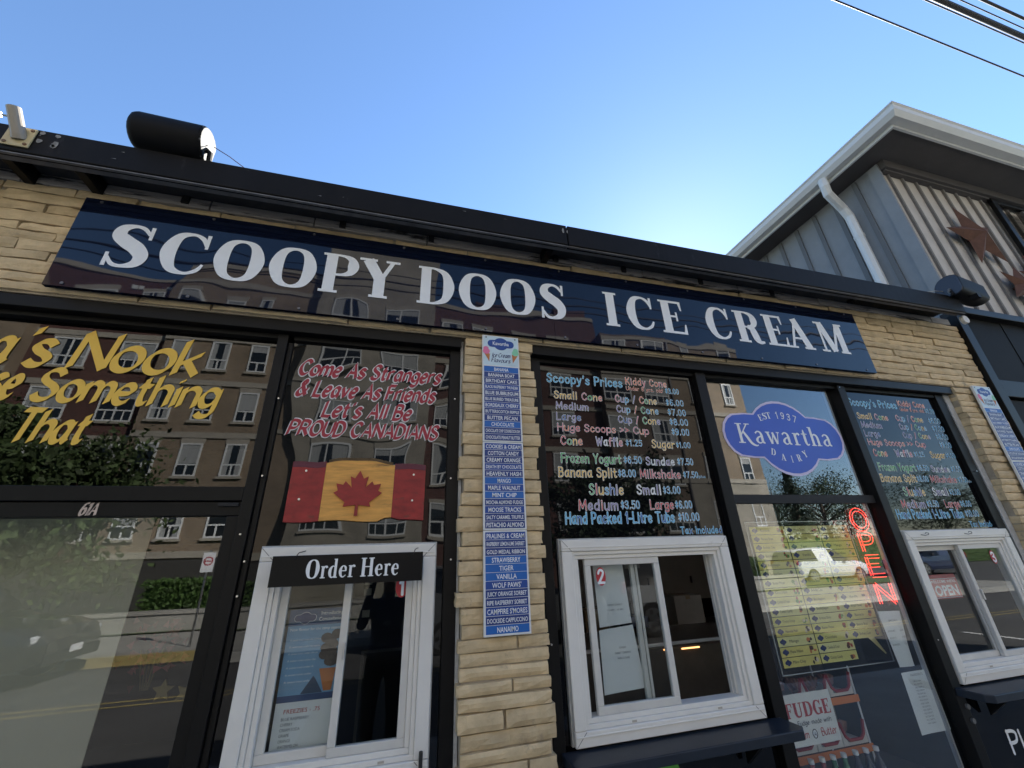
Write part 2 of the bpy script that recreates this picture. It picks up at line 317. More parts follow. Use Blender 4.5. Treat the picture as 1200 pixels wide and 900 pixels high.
def write(mb, text, x0, x1, z, cap, y, m, pen=('mono', 0.12), shear=0.0, track=1.9, space=3.6, bounce=0.0):
    """skeleton lettering from x0 to x1 on baseline z. pen=('mono',w/cap) or ('nib',w/cap,angle,thin/cap); m: slot or list of slots per letter"""
    sx = (x1 - x0) / sk_width(text, track, space); sz = cap / 10.0; x = x0; n = 0
    for ch in text:
        if ch == ' ': x += space * sx; continue
        wd, st = strokes_of(ch); dz = bounce * cap * (random.random() - .5)
        mm = m[n % len(m)] if isinstance(m, (list, tuple)) else m; n += 1
        for pts, cyc in st:
            q = [(x + p[0] * sx + shear * (p[1] * sz), z + dz + p[1] * sz) for p in pts]
            if pen[0] == 'mono': ribbon(mb, q, [pen[1] * cap] * len(q), y, mm, cyc=cyc, ext=0 if cyc else pen[1] * cap * .2, rnd=True)
            else:
                a = R(pen[2]); nv = Vector((cos(a), sin(a))) * pen[1] * cap
                ribbon(mb, q, None, y, mm, nib=(nv, pen[3] * cap), cyc=cyc)
        x += (wd + track) * sx
T2, t2 = 2.1, 0.55
def SF(x0, x1, y): return ('L', [(x0, y, .55), (x1, y, .55)])
def ST(x, y0=0, y1=10, w=T2): return ('L', [(x, y0, w), (x, y1, w)])
def LN(*p): return ('L', list(p))
def SM(*p): return ('S', list(p))
SER = {
'I': (4.4, [ST(2.2), SF(.3, 4.1, 9.72), SF(.3, 4.1, .28)]),
'S': (7, [SM((6.1, 8.0, .5), (4.9, 9.4, .7), (3.4, 9.75, .7), (1.75, 8.9, 1.6), (1.5, 7.2, 2.1), (3, 5.8, 2.4), (4.7, 4.6, 2.4), (5.8, 2.9, 2.1), (5.3, 1.1, 1.5), (3.6, .27, .7), (2, .5, .7), (.9, 2.1, .5)), LN((6.25, 6.9, .5), (6.25, 10, .6)), LN((.75, 0, .6), (.75, 3.1, .5))]),
'C': (8.6, [SM((7.4, 7.2, .5), (6.6, 8.9, .8), (4.8, 9.72, .6), (2.6, 8.7, 1.5), (1.6, 5, 2.3), (2.6, 1.3, 1.5), (4.9, .28, .6), (6.8, 1.1, .7), (7.7, 2.7, .45)), LN((7.5, 6.5, .5), (7.5, 10, .6))]),
'G': (9.2, [SM((7.4, 7.2, .5), (6.6, 8.9, .8), (4.8, 9.72, .6), (2.6, 8.7, 1.5), (1.6, 5, 2.3), (2.6, 1.3, 1.5), (4.9, .28, .6), (7.2, 1.2, .7)), LN((7.5, 6.5, .5), (7.5, 10, .6)), ST(7.4, .4, 4.3), SF(5.4, 9, 4.3)]),
'O': (9.4, [SM((4.7, 9.72, .6), (2.4, 8.6, 1.5), (1.5, 5, 2.3), (2.4, 1.4, 1.5), (4.7, .28, .6), (7, 1.4, 1.5), (7.9, 5, 2.3), (7, 8.6, 1.5), (4.7, 9.72, .6))]),
'P': (8.1, [ST(2.2), SF(.3, 2.8, 9.72), SF(.3, 4.2, .28), SM((2.2, 9.72, .55), (4.6, 9.68, .6), (6.4, 8.9, 1.4), (6.9, 7.2, 2.1), (6.4, 5.5, 1.4), (4.6, 4.7, .6), (2.2, 4.65, .55))]),
'R': (9.0, [ST(2.2), SF(.3, 2.8, 9.72), SF(.3, 4.2, .28), SM((2.2, 9.72, .55), (4.6, 9.68, .6), (6.3, 8.9, 1.4), (6.8, 7.3, 2.1), (6.3, 5.7, 1.4), (4.6, 5, .6), (2.2, 4.95, .55)), SM((4.2, 5, 1.0), (5.6, 4.3, 1.9), (6.4, 1.4, 2.0), (7.4, .35, 1.1), (8.7, .5, .5))]),
'D': (9.4, [ST(2.2), SF(.3, 2.8, 9.72), SF(.3, 2.8, .28), SM((2.2, 9.72, .55), (4.5, 9.66, .6), (6.9, 8.4, 1.5), (7.8, 5, 2.3), (6.9, 1.6, 1.5), (4.5, .34, .6), (2.2, .28, .55))]),
'Y': (8.8, [LN((1.8, 9.7, 2.1), (4.6, 4.7, 2.1)), LN((7.1, 9.7, .8), (4.9, 4.8, .8)), ST(4.5, 0, 5.4), SF(0, 3.7, 9.72), SF(5.6, 8.6, 9.72), SF(2.6, 6.4, .28)]),
'E': (8.0, [ST(2.2), SF(.3, 2.4, 9.72), SF(.3, 2.4, .28), LN((2.2, 9.7, .6), (6.8, 9.7, .6)), LN((2.2, 5.2, .55), (5.2, 5.2, .55)), LN((2.2, .3, .6), (7.2, .3, .6)), LN((6.6, 10, .9), (6.9, 7.2, .35)), LN((5.2, 3.8, .5), (5.2, 6.6, .5)), LN((7.1, 0, .9), (7.5, 3, .35))]),
'F': (7.6, [ST(2.2), SF(.3, 2.4, 9.72), SF(.3, 4.2, .28), LN((2.2, 9.7, .6), (6.8, 9.7, .6)), LN((2.2, 5.2, .55), (5.2, 5.2, .55)), LN((6.6, 10, .9), (6.9, 7.2, .35)), LN((5.2, 3.8, .5), (5.2, 6.6, .5))]),
'A': (9.4, [LN((1.7, .2, .75), (4.5, 9.6, .75)), LN((4.3, 9.9, 2.0), (7.5, .2, 2.1)), SF(2.6, 6.3, 3.3), SF(.1, 3.2, .28), SF(5.5, 9.4, .28)]),
'M': (11.4, [ST(1.7, 0, 10, .75), LN((2.2, 9.9, 2.0), (5.4, .3, 2.0)), LN((5.5, .3, .8), (8.7, 9.7, .8)), ST(9.3), SF(.2, 3.2, .28), SF(.1, 2.4, 9.72), SF(7.5, 11.2, .28), SF(9, 11.2, 9.72)]),
'H': (9.8, [ST(2.2), ST(7.6), SF(.3, 4.1, 9.72), SF(.3, 4.1, .28), SF(5.7, 9.5, 9.72), SF(5.7, 9.5, .28), LN((2.2, 5.2, .6), (7.6, 5.2, .6))]),
'U': (9.4, [SM((2.2, 9.9, 2.1), (2.2, 6, 2.1), (2.2, 3.2, 2.1), (3.1, 1, 1.5), (4.9, .4, .8), (6.6, 1, .8), (7.3, 3.2, .8), (7.3, 6, .8), (7.3, 9.9, .8)), SF(.3, 4.1, 9.72), SF(5.7, 8.9, 9.72)]),
'K': (9.2, [ST(2.1, 0, 10, 1.7), SF(.3, 4, 9.72), SF(.3, 4, .28), LN((2.6, 4.2, .7), (6.8, 9.7, .7)), SF(5.4, 8.4, 9.72), SM((4, 5.9, 1.2), (5.6, 3.2, 1.7), (7.4, 0.2, 1.6), (9.6, -1.0, .9), (11, -.7, .4))]),
'T': (8.0, [ST(4), SF(2.1, 5.9, .28), LN((.5, 9.7, .6), (7.5, 9.7, .6)), LN((.6, 10, .8), (.3, 7.3, .35)), LN((7.4, 10, .8), (7.7, 7.3, .35))]),
'a': (6.3, [SM((1.0, 5.2, 1.0), (2.3, 6.2, .7), (3.8, 5.8, 1.1), (4.3, 4.4, 1.7), (4.3, 2.5, 1.7), (4.4, 1, 1.5), (5.5, .35, .6)), SM((4.2, 3.9, .6), (2.3, 3.2, .9), (1.2, 1.7, 1.6), (2.1, .45, .9), (3.4, .6, .6), (4.3, 1.6, .5))]),
'r': (5.0, [ST(1.8, 0, 6.3, 1.7), SF(.3, 3.6, .28), SF(.4, 1.8, 6.05), SM((2.0, 4.4, .5), (3, 5.9, .8), (4, 6, 1.2), (4.5, 5.3, 1.3))]),
'd': (6.7, [ST(4.8, 0, 10, 1.7), SF(3.4, 4.8, 9.75), SF(4.8, 6.4, .28), SM((4.6, 5.6, .5), (3, 6.15, .7), (1.6, 4.9, 1.5), (1.2, 3.1, 1.8), (1.6, 1.2, 1.4), (2.9, .25, .7), (4.6, 1.1, .5))]),
'e': (5.9, [LN((1.2, 3.5, .6), (5.0, 3.5, .6)), SM((4.9, 3.4, .9), (4.5, 5.3, 1.2), (3.1, 6.15, .6), (1.7, 5.1, 1.3), (1.2, 3.2, 1.8), (1.8, 1.1, 1.3), (3.3, .28, .7), (5, 1.3, .5))]),
'h': (7.0, [ST(1.8, 0, 10, 1.7), SF(.4, 1.8, 9.75), SF(.3, 3.3, .28), SF(3.8, 6.6, .28), SM((1.9, 4.5, .5), (3.2, 6, .8), (4.6, 5.5, 1.4), (5.1, 4, 1.7), (5.1, 2, 1.7), (5.1, 0, 1.7))]),
't': (4.4, [SM((2.2, 8.4, .5), (2.1, 6, 1.7), (2.1, 1.8, 1.7), (2.8, .4, 1.0), (4.1, .9, .4)), SF(.4, 3.9, 6.05)]),
'w': (8.4, [LN((1.3, 6.1, 1.5), (2.8, .2, 1.5)), LN((2.9, .2, .6), (4.4, 6, .6)), LN((4.2, 6.1, 1.5), (5.8, .2, 1.5)), LN((5.9, .2, .6), (7.4, 6.1, .6)), SF(.1, 2.6, 6.1), SF(6.5, 8.3, 6.1)]),
}
def ser_width(text, track=.35, space=4.0): return sum((space if c == ' ' else SER[c][0] + track) for c in text) - track
def serif(mb, text, x0, x1, z, cap, y, m, wk=1.0, track=.35, space=4.0, shear=0.0):
    sx = (x1 - x0) / ser_width(text, track, space); sz = cap / 10.0; x = x0; k = (sx + sz) * .5
    for ch in text:
        if ch == ' ': x += space * sx; continue
        adv, st = SER[ch]
        for kind, pts in st:
            q, cyc = _cr(pts, 9) if kind == 'S' else (pts, False)
            pp = [(x + p[0] * sx + shear * p[1] * sz, z + p[1] * sz) for p in q]
            vert = abs(q[0][0] - q[-1][0]) < 1e-6
            ribbon(mb, pp, [p[2] * wk * (sx if vert and kind == 'L' else k) for p in q], y, m, cyc=cyc)
        x += (adv + track) * sx
_cache = {}
def sans(mb, text, x0, x1, z, cap, y, m, bold=0.0, fit=True, center=False):
    """built-in font, fitted between x0 and x1"""
    key = (text, bold)
    if key not in _cache:
        c = bpy.data.curves.new('t', 'FONT'); c.body = text; c.size = 1.0; c.offset = bold; c.resolution_u = 2
        o = bpy.data.objects.new('t', c); COL.objects.link(o)
        me = bpy.data.meshes.new_from_object(o)
        _cache[key] = ([v.co[:2] for v in me.vertices], [tuple(p.vertices) for p in me.polygons])
        bpy.data.objects.remove(o); bpy.data.curves.remove(c); bpy.data.meshes.remove(me)
    vs, fs = _cache[key]
    if not vs: return
    xa = min(v[0] for v in vs); xb = max(v[0] for v in vs); sz = cap / 0.72
    sx = (x1 - x0) / (xb - xa) if fit else sz
    ox = x0
    if not fit and center: ox = (x0 + x1) / 2 - (xb - xa) * sx / 2
    elif fit and sx > sz * 1.25:                       # never stretch much wider than the letters are tall
        sx = sz * 1.25; ox = (x0 + x1) / 2 - (xb - xa) * sx / 2
    mb.add([(ox + (v[0] - xa) * sx, y, z + v[1] * sz) for v in vs], fs, m)

# ------------------------------------------------------------ setting
def structure(name, mb, m, **k):
    o = mb.build(name, m, org=(0, 0, 0), **k); o['kind'] = 'structure'; return o
g = MB(); g.add([(-900, -900, -.16), (900, -900, -.16), (900, 900, -.16), (-900, 900, -.16)], [(0, 1, 2, 3)])
structure('ground', g, mat('ground_earth', (0.12, 0.12, 0.08), 0.95, var=0.3, vscale=0.2))
g = MB(); g.box(-60, 60, -2.9, 0.3, -.4, 0.0); structure('pavement', g, concrete)
g = MB(); g.box(-60, 60, -3.1, -2.9, -.4, -.004)
structure('kerb', g, mat('kerb_concrete', (0.38, 0.37, 0.35), 0.9, var=0.15, vscale=3), bevel=0.015)
g = MB(); g.add([(-400, -9.3, -.13), (400, -9.3, -.13), (400, -3.1, -.13), (-400, -3.1, -.13)], [(0, 1, 2, 3)])
g.add([(24.5, -70, -.134), (60, -70, -.134), (60, -9.3, -.134), (24.5, -9.3, -.134)], [(0, 1, 2, 3)])
structure('road', g, asphalt)
g = MB()
for yy in (-6.05, -6.3):
    g.add([(-300, yy, -.126), (300, yy, -.126), (300, yy + .07, -.126), (-300, yy + .07, -.126)], [(0, 1, 2, 3)])
for i in range(-5, 5):
    x = i * 6.2 - 1
    g.add([(x, -4.9, -.126), (x + .12, -4.9, -.126), (x + .12, -3.2, -.126), (x, -3.2, -.126)], [(0, 1, 2, 3)], 1)
structure('road_marking', g, [yellowline, whiteline])
g = MB(); g.box(-60, 24.3, -12.6, -9.3, -.4, 0.02); structure('far_pavement', g, concrete)
g = MB(); g.box(-60, 24.3, -9.302, -9.16, -.4, 0.03, 0); g.box(-6, -3.4, -9.305, -9.155, -.35, 0.034, 1)
structure('far_kerb', g, [mat('far_kerb_concrete', (0.45, 0.44, 0.41), 0.9, var=.15, vscale=2), yellowline])
g = MB(); g.add([(-60, -30, .05), (24.2, -30, .05), (24.2, -12.6, .05), (-60, -12.6, .05)], [(0, 1, 2, 3)])
structure('front_garden_lawn', g, mat('lawn', (0.07, 0.11, 0.035), 0.95, var=0.35, vscale=2))

# ------------------------------------------------------------ the shop building
shop = empty('shop_building', (1.0, 4.0, 0), 'low shop with buff split stone front, black fascia and white serving windows', 'shop')
GY = 0.075                                    # plane of glass and panels
def stones(mb, x0, x1, z0, z1, course=0.053, lmin=.16, lmax=.52, yj=.014, side=False, faceL=False):
    z = z1
    while z > z0 + .02:
        h = course * random.uniform(.82, 1.18); zb = max(z - h, z0)
        x = x0 + (random.uniform(-.015, .012) if side else 0)
        xe = x1 + (random.uniform(-.012, .018) if side else 0)
        while x < xe - .005:
            l = random.uniform(lmin, lmax); xn = x + l
            if xe - xn < lmin * .8: xn = xe
            gap = .004
            yo = random.uniform(-yj, yj * .25) * .8
            a, b, c, d = x + gap * random.uniform(.3, 2.2), xn - gap * random.uniform(.3, 2.2), zb + gap * random.uniform(.5, 1.5), z - gap * random.uniform(.3, .9)
            nx = max(3, int((b - a) / .035)); nz = 3
            vs = []; fs = []
            sd_ = random.random() * 100; tiltz = random.uniform(-.012, .012) * (b - a)
            for j in range(nz + 1):
                for i in range(nx + 1):
                    u = i / nx; v = j / nz
                    px = a + (b - a) * u; pz = c + (d - c) * v + tiltz * (u - .5)
                    e = min(u * (b - a), (1 - u) * (b - a), v * (d - c) * 1.3, (1 - v) * (d - c) * 1.3)
                    n = mnoise.noise(Vector((px * 14 + sd_, pz * 24, 0))) * .009 + mnoise.noise(Vector((px * 45 + sd_, pz * 60, 3))) * .003
                    yy = yo + n + (0.005 if (i in (0, nx) or j in (0, nz)) else 0)
                    if j in (0, nz): pz += mnoise.noise(Vector((px * 30 + sd_, j * 7.0, 5))) * .0025
                    if i in (0, nx): px += mnoise.noise(Vector((pz * 60 + sd_, i * 7.0, 9))) * .003
                    vs.append((px, yy, pz))
            nn = (nx + 1)
            for j in range(nz):
                for i in range(nx): fs.append((j * nn + i, j * nn + i + 1, (j + 1) * nn + i + 1, (j + 1) * nn + i))
            # rim going back
            rim = [i for i in range(nn)] + [j * nn + nx for j in range(1, nz + 1)] + [nz * nn + i for i in range(nx - 1, -1, -1)] + [j * nn for j in range(nz - 1, 0, -1)]
            base = len(vs)
            for q in rim: vs.append((vs[q][0], .06, vs[q][2]))
            k = len(rim)
            for q in range(k): fs.append((rim[q], base + q, base + (q + 1) % k, rim[(q + 1) % k]))
            mb.add(vs, fs, 0)
            x = xn
        z = zb
ZB, ZT = 2.695, 3.285
w = MB(); stones(w, -3.2, 4.49, ZB, ZT, lmin=.22, lmax=.66)
w.box(-3.2, 4.485, .013, .2, ZB + .004, ZT, 1)
w.build('stone_wall', [stone_m, mortar_m], shop)
for nm, xa, xb in (('pillar', .268, .655), ('pillar', 4.05, 4.485)):
    w = MB(); stones(w, xa, xb, 0.0, ZB - .004, lmin=.14, lmax=.44, side=True)
    w.box(xa + .012, xb - .012, .013, .2, 0.0, ZB - .004, 1)
    w.build('stone_pillar', [stone_m, mortar_m], shop)
# side / rear walls and roof
w = MB(); w.box(-6, -5.8, .25, 9, 0, 3.3); w.box(4.3, 4.47, .25, 9, 0, 3.3); w.box(-6, 4.47, 9, 9.2, 0, 3.3); w.box(-6, -3.2, .0, .25, 0, 3.3)
w.build_each('rear_wall', mat('render_wall', (0.3, 0.28, 0.25), 0.9, var=.1), shop)
w = MB(); w.box(-6, 4.235, -.1645, 9.2, 3.36, 3.40); w.build('roof', mat('roof_felt', (0.05, 0.05, 0.05), 0.95, var=.2), shop)
# fascia, its lip, soffit and the weathered plate
w = MB()
for a, b, dz in ((-6, -2.92, 0), (-2.917, .845, .001), (.848, 4.235, -.003)): w.box(a, b, -.203 + dz, -.165, 3.264 + dz, 3.410 + dz)
w.build_each('fascia', fasciapaint, shop, bevel=.005)
w = MB(); w.box(-6, 4.232, -.198, -.186, 3.2545, 3.2605); w.box(-6, 4.232, -.1645, -.140, 3.268, 3.30)
w.build_each('drip_edge', mat('grey_drip_edge', (.13, .13, .135), .7, var=.4, vscale=14), shop)
w = MB(); w.box(-6, 4.235, -.1645, .05, 3.345, 3.358); w.build('soffit', mat('soffit_boards', (.035, .033, .033), .8, var=.5, vscale=8), shop)
w = MB(); x = -6.0
while x < 4.4:
    l = random.uniform(.35, .8); w.box(x + .003, min(x + l, 4.43) - .003, -.006 + random.uniform(-.004, .004), .05, 3.287 + random.uniform(0, .004), 3.3445); x += l
w.build('wall_plate', weathered, shop, bevel=.003)
for bx in (-2.26, -1.77, -1.51, .76):
    w = MB(); w.box(bx - .02, bx + .02, -.149, -.006, 3.272, 3.3443); w.build('bracket', blackpaint, shop, bevel=.003)
w = MB()
for i in range(7):
    bx = -1.1 + i * .62 + random.uniform(-.1, .1); w.box(bx - .016, bx + .016, -.016, -.004, 3.30, 3.344)
w.build_each('wooden_block', blackflat, shop)
w = MB()
for i in range(9): w.box(3.25, 4.2, -.140 + i * .013, -.133 + i * .013, 3.322, 3.345)
w.build('soffit_vent', blackpaint, shop)
# little paint scars on the fascia
w = MB()
for x, z, sx_, sz_ in ((-1.70, 3.455, .012, .012), (-1.695, 3.405, .012, .014), (-1.64, 3.452, .010, .012), (-1.635, 3.40, .012, .022), (-1.642, 3.388, .01, .01), (.85, 3.43, .008, .02), (.88, 3.425, .01, .014), (.915, 3.44, .008, .022), (.935, 3.44, .008, .02), (3.47, 3.42, .008, .012), (3.53, 3.415, .008, .012)):
    x *= .9655; z = 1.6 + (z - 1.6) * .9655
    w.flat([(x + sx_ * cos(a) * random.uniform(.6, 1.2), z + sz_ * sin(a) * random.uniform(.7, 1.2)) for a in [k * pi / 4 for k in range(8)]], -.2042)
for i in range(26):
    x, z = random.uniform(-1.9, 4.1), random.uniform(3.285, 3.395); L = random.uniform(.006, .03)
    w.flat([(x, z), (x + L, z + random.uniform(-.004, .004)), (x + L * .9, z + .003)], -.2046)
w.build_each('paint_scar', mat('bare_scar', (.22, .22, .22), .9, var=.4, vscale=60), shop)

# black frames
w = MB(); w.box(-3.2, .262, .012, .13, 2.637, 2.693); w.box(.262, .66, .10, .13, 2.637, 2.69); w.box(.66, 4.05, .012, .13, 2.637, 2.693)
w.build_each('header_beam', blackpaint, shop, bevel=.003)
w = MB()
w.box(-3.2, -.6235, .05, .11, 2.612, 2.636)             # transom head
w.box(-.623, -.578, .045, .115, 0, 2.636)               # post beside the door
w.box(-.578, -.556, .062, .115, 0, 2.6)                 # reveal
w.box(-.556, .206, .055, .11, 2.612, 2.636); w.box(.2065, .262, .05, .115, 0, 2.636)
w.box(.66, .712, .05, .115, 0, 2.636); w.box(.7125, 1.739, .055, .11, 2.612, 2.636)
w.box(1.7395, 1.81, .04, .115, 0, 2.636); w.box(1.8105, 2.9095, .055, .11, 2.612, 2.636)
w.box(2.91, 2.976, .04, .115, 0, 2.636); w.box(2.9765, 3.9, .055, .11, 2.612, 2.636); w.box(3.9005, 3.985, .05, .115, 0, 2.636)
w.box(3.986, 4.05, .07, .115, 0, 2.636)
w.box(-3.2, -.6235, .05, .115, 1.85, 1.906)             # transom bar
w.build_each('window_frame', blackpaint, shop, bevel=.003)
w = MB(); w.box(-3.2, -.624, .058, .11, 1.792, 1.847); w.box(-.668, -.624, .058, .11, 0, 1.7915)
dr = w.build('door_frame', blackpaint, shop, bevel=.003)
w = MB(); w.box(-.705, -.632, .046, .0575, 1.828, 1.842); w.build('door_closer', blackflat, dr, bevel=.002)
w = MB(); w.box(.262, .276, .045, .075, 0, 2.69); w.box(3.992, 4.052, .048, .072, 0, 2.66); w.build_each('caulk_strip', mat('grey_caulk', (.42, .42, .41), .9, var=.25, vscale=20, bump=.5, bscale=60), shop)
# glass and panels
w = MB(); w.box(-3.2, -.6235, .085, .091, 1.9065, 2.6118); w.build('transom_glass', glass_dark, shop)
w = MB(); w.box(-3.2, -.6685, .085, .091, .12, 1.7918); w.build('door_glass', glass_door, shop)
def gloss_panel(x0, x1, wx0, wx1, wz0, wz1, m):
    w = MB(); w.box(x0, x1, GY, GY + .01, wz1, 2.6118); w.box(x0, x1, GY, GY + .01, 0.0, wz0)
    w.box(x0, wx0, GY, GY + .01, wz0, wz1); w.box(wx1, x1, GY, GY + .01, wz0, wz1); w.build('gloss_panel', m, shop)
gloss_panel(-.5555, .2062, -.48, .14, .91, 1.64, glossblack)
gloss_panel(.7123, 1.7393, .78, 1.655, .915, 1.64, gloss_flat)
gloss_panel(2.9763, 3.9003, 3.02, 3.88, .915, 1.64, gloss_flat)
w = MB(); w.box(1.8103, 2.9098, .09, .096, .15, 2.6118); w.build('storefront_glass', glass_k, shop)
w = MB(); w.box(1.812, 2.908, .070, .0895, 1.838, 1.886); w.build('glazing_bar', blackflat, shop)
w = MB(); w.box(1.8103, 2.9098, .06, .11, .0, .1498); w.build('bottom_rail', blackpaint, shop)
w = MB(); w.box(2.855, 2.868, .098, .118, .15, 2.61); w.build('silicone_bead', mat('pale_silicone', (.4, .42, .45), .4), shop)
# screws along frames
w = MB()
for (x, z) in [(-.565, 2.3), (-.565, 1.95), (-.565, 1.62), (-.565, 1.5), (-.60, 1.72), (.225, 1.95), (.235, 2.35), (.235, 1.6), (1.2, 2.667), (1.46, 2.667), (2.93, 2.62), (3.94, 2.05), (.675, 1.25), (2.94, 1.1)]:
    w.tube([(x, .051, z), (x, .038, z)], .004, 6)
w.build_each('screw', steel, shop)

# interior
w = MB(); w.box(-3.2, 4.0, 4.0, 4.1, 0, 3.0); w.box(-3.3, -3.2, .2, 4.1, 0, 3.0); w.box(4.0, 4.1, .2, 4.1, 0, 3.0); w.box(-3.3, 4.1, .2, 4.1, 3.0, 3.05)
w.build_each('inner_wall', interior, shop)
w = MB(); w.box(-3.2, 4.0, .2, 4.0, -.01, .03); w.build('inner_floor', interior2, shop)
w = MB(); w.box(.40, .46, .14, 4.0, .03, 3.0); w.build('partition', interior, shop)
# serving windows -----------------------------------------------------------
def service_window(x0, x1, z0, z1, kind):
    """outer casing x0..x1, z0..z1"""
    yF = .03
    w = MB(); c = .052
    w.box(x0, x1, yF, 0.10, z1 - c, z1); w.box(x0, x1, yF, 0.10, z0, z0 + c)
    w.box(x0, x0 + c, yF, 0.10, z0 + c + .0005, z1 - c - .0005); w.box(x1 - c, x1, yF, 0.10, z0 + c + .0005, z1 - c - .0005)
    win = w.build('service_window', pvc, shop, bevel=.004)
    a, b, lo, hi = x0 + c + .0005, x1 - c - .0005, z0 + c + .0005, z1 - c - .0005
    w = MB()
    for k, (t, y) in enumerate(((.016, .040), (.018, .050))):
        w.box(a, b, y, .115, hi - t, hi); w.box(a, b, y, .115, lo, lo + t); w.box(a, a + t, y, .115, lo + t, hi - t); w.box(b - t, b, y, .115, lo + t, hi - t)
        a += t + .0004; b -= t + .0004; lo += t + .0004; hi -= t + .0004
    w.build('inner_frame', pvc, win, bevel=.002)
    s = .03
    def sash(xa, xb, y, glassy=True, mt=pvc_in, ss=s):
        w = MB()
        w.box(xa, xb, y, y + .022, hi - ss, hi); w.box(xa, xb, y, y + .022, lo, lo + ss)
        w.box(xa, xa + ss, y, y + .022, lo + ss, hi - ss); w.box(xb - ss, xb, y, y + .022, lo + ss, hi - ss)
        sh = w.build('sash', mt, win, bevel=.0025)
        if glassy:
            w = MB(); w.box(xa + ss, xb - ss, y + .009, y + .013, lo + ss, hi - ss); w.build('pane', glass_clear, win)
        return sh
    w = MB()
    for (sx, sz, ox, oz) in ((x0, z1, 1, -1), (x1, z1, -1, -1), (x0, z0, 1, 1), (x1, z0, -1, 1)):
        w.add([(sx + ox * .002, yF - .0006, sz + oz * .0035), (sx + ox * .0035, yF - .0006, sz + oz * .002), (sx + ox * (c - .001), yF - .0006, sz + oz * (c - .003)), (sx + ox * (c - .003), yF - .0006, sz + oz * (c - .001))], [(0, 1, 2, 3)])
    w.build_each('mitre_seam', mat('dark_joint_line', (.22, .21, .20), .9), win)  # thin dark lines drawn along the corner joints
    w = MB(); w.box(x0 + .004, x1 - .004, yF - .003, yF + .001, z0 + c * .62, z0 + c * .72); w.box(x0 + .004, x1 - .004, yF - .003, yF + .001, z1 - c * .72, z1 - c * .62); w.build_each('drip_lip', pvc, win, bevel=.001)
    w = MB()
    for sx in (x0 + (x1 - x0) * .28, x0 + (x1 - x0) * .74): w.box(sx, sx + .022, yF + .0085, yF + .0115, z0 + c + .004, z0 + c + .011)
    w.build_each('weep_cover', mat('aged_vinyl', (.42, .38, .32), .6), win)
    w = MB(); q = .006
    w.box(x0 - q, x1 + q, .055, .0745, z1, z1 + q); w.box(x0 - q, x0, .055, .0745, z0, z1 - .0005); w.box(x1, x1 + q, .055, .0745, z0, z1 - .0005)
    w.build_each('caulk_bead', mat('grey_caulk', (.42, .42, .41)), win)
    m = (a + b) / 2
    if kind == 2:
        sash(a + .034, m + .055, .056); 
        w = MB(); w.box(m - .09, m - .068, .09, .108, lo, hi); w.box(m - .064, m - .05, .09, .108, lo, hi); w.build('meeting_stile', pvc_in, win, bevel=.002)
        w = MB(); w.box(b - .010, b, .08, .114, lo, hi); w.box(b - .016, b - .0105, .096, .114, lo, hi); w.build('track', pvc_in, win)
    else:
        sash(a, m + .012, .080); sash(m - .016, b, .056, ss=.028)
        w = MB(); w.box(m + .002, m + .010, .044, .056, (lo + hi) / 2 - .01, (lo + hi) / 2 + .045); w.build('latch', steel, win, bevel=.002)
    return win, a, b, lo, hi
W1 = service_window(-.511, .168, .883, 1.668, 1)
W2 = service_window(.749, 1.686, .890, 1.667, 2)
W3 = service_window(2.990, 3.937, .890, 1.666, 3)
# counters under the serving windows
for xa, xb, plan in ((.69, 1.765, ((.69, .05), (.69, -.105), (1.735, -.105), (1.765, -.075), (1.765, .05))), (2.925, 4.05, ((2.925, .05), (2.925, -.075), (2.955, -.105), (4.05, -.105), (4.05, .05)))):
    w = MB(); n = len(plan)
    w.add([(x, y, .846) for x, y in plan] + [(x, y, .882) for x, y in plan], [tuple(reversed(range(n))), tuple(range(n, 2 * n))] + [(i, (i + 1) % n, n + (i + 1) % n, n + i) for i in range(n)])
    sh_ = w.build('counter_shelf', navy_paint, shop, bevel=.004)
    for bx in (xa + .2, xb - .22):
        w = MB(); w.add([(bx, -.07, .8455), (bx, .05, .8455), (bx, .05, .74), (bx + .02, -.07, .8455), (bx + .02, .05, .8455), (bx + .02, .05, .74)], [(0, 1, 2), (3, 5, 4), (0, 3, 4, 1), (0, 2, 5, 3), (1, 4, 5, 2)]); w.build('shelf_support', blackpaint, sh_)
w = MB()
for z in (.80, .74): w.tube([(2.96, .045, z), (2.96, .03, z)], .012, 12)
w.build_each('bolt_head', mat('dull_bolt', (.18, .18, .18), .5, metal=.6), shop)
w = MB(); write(w, "61A", -1.155, -1.105, 1.798, .045, .0572, 0, ('nib', .16, 30, .05), shear=.2)
w.build('house_number', mat('worn_number', (.50, .40, .33), .8, var=.5, vscale=90), shop)

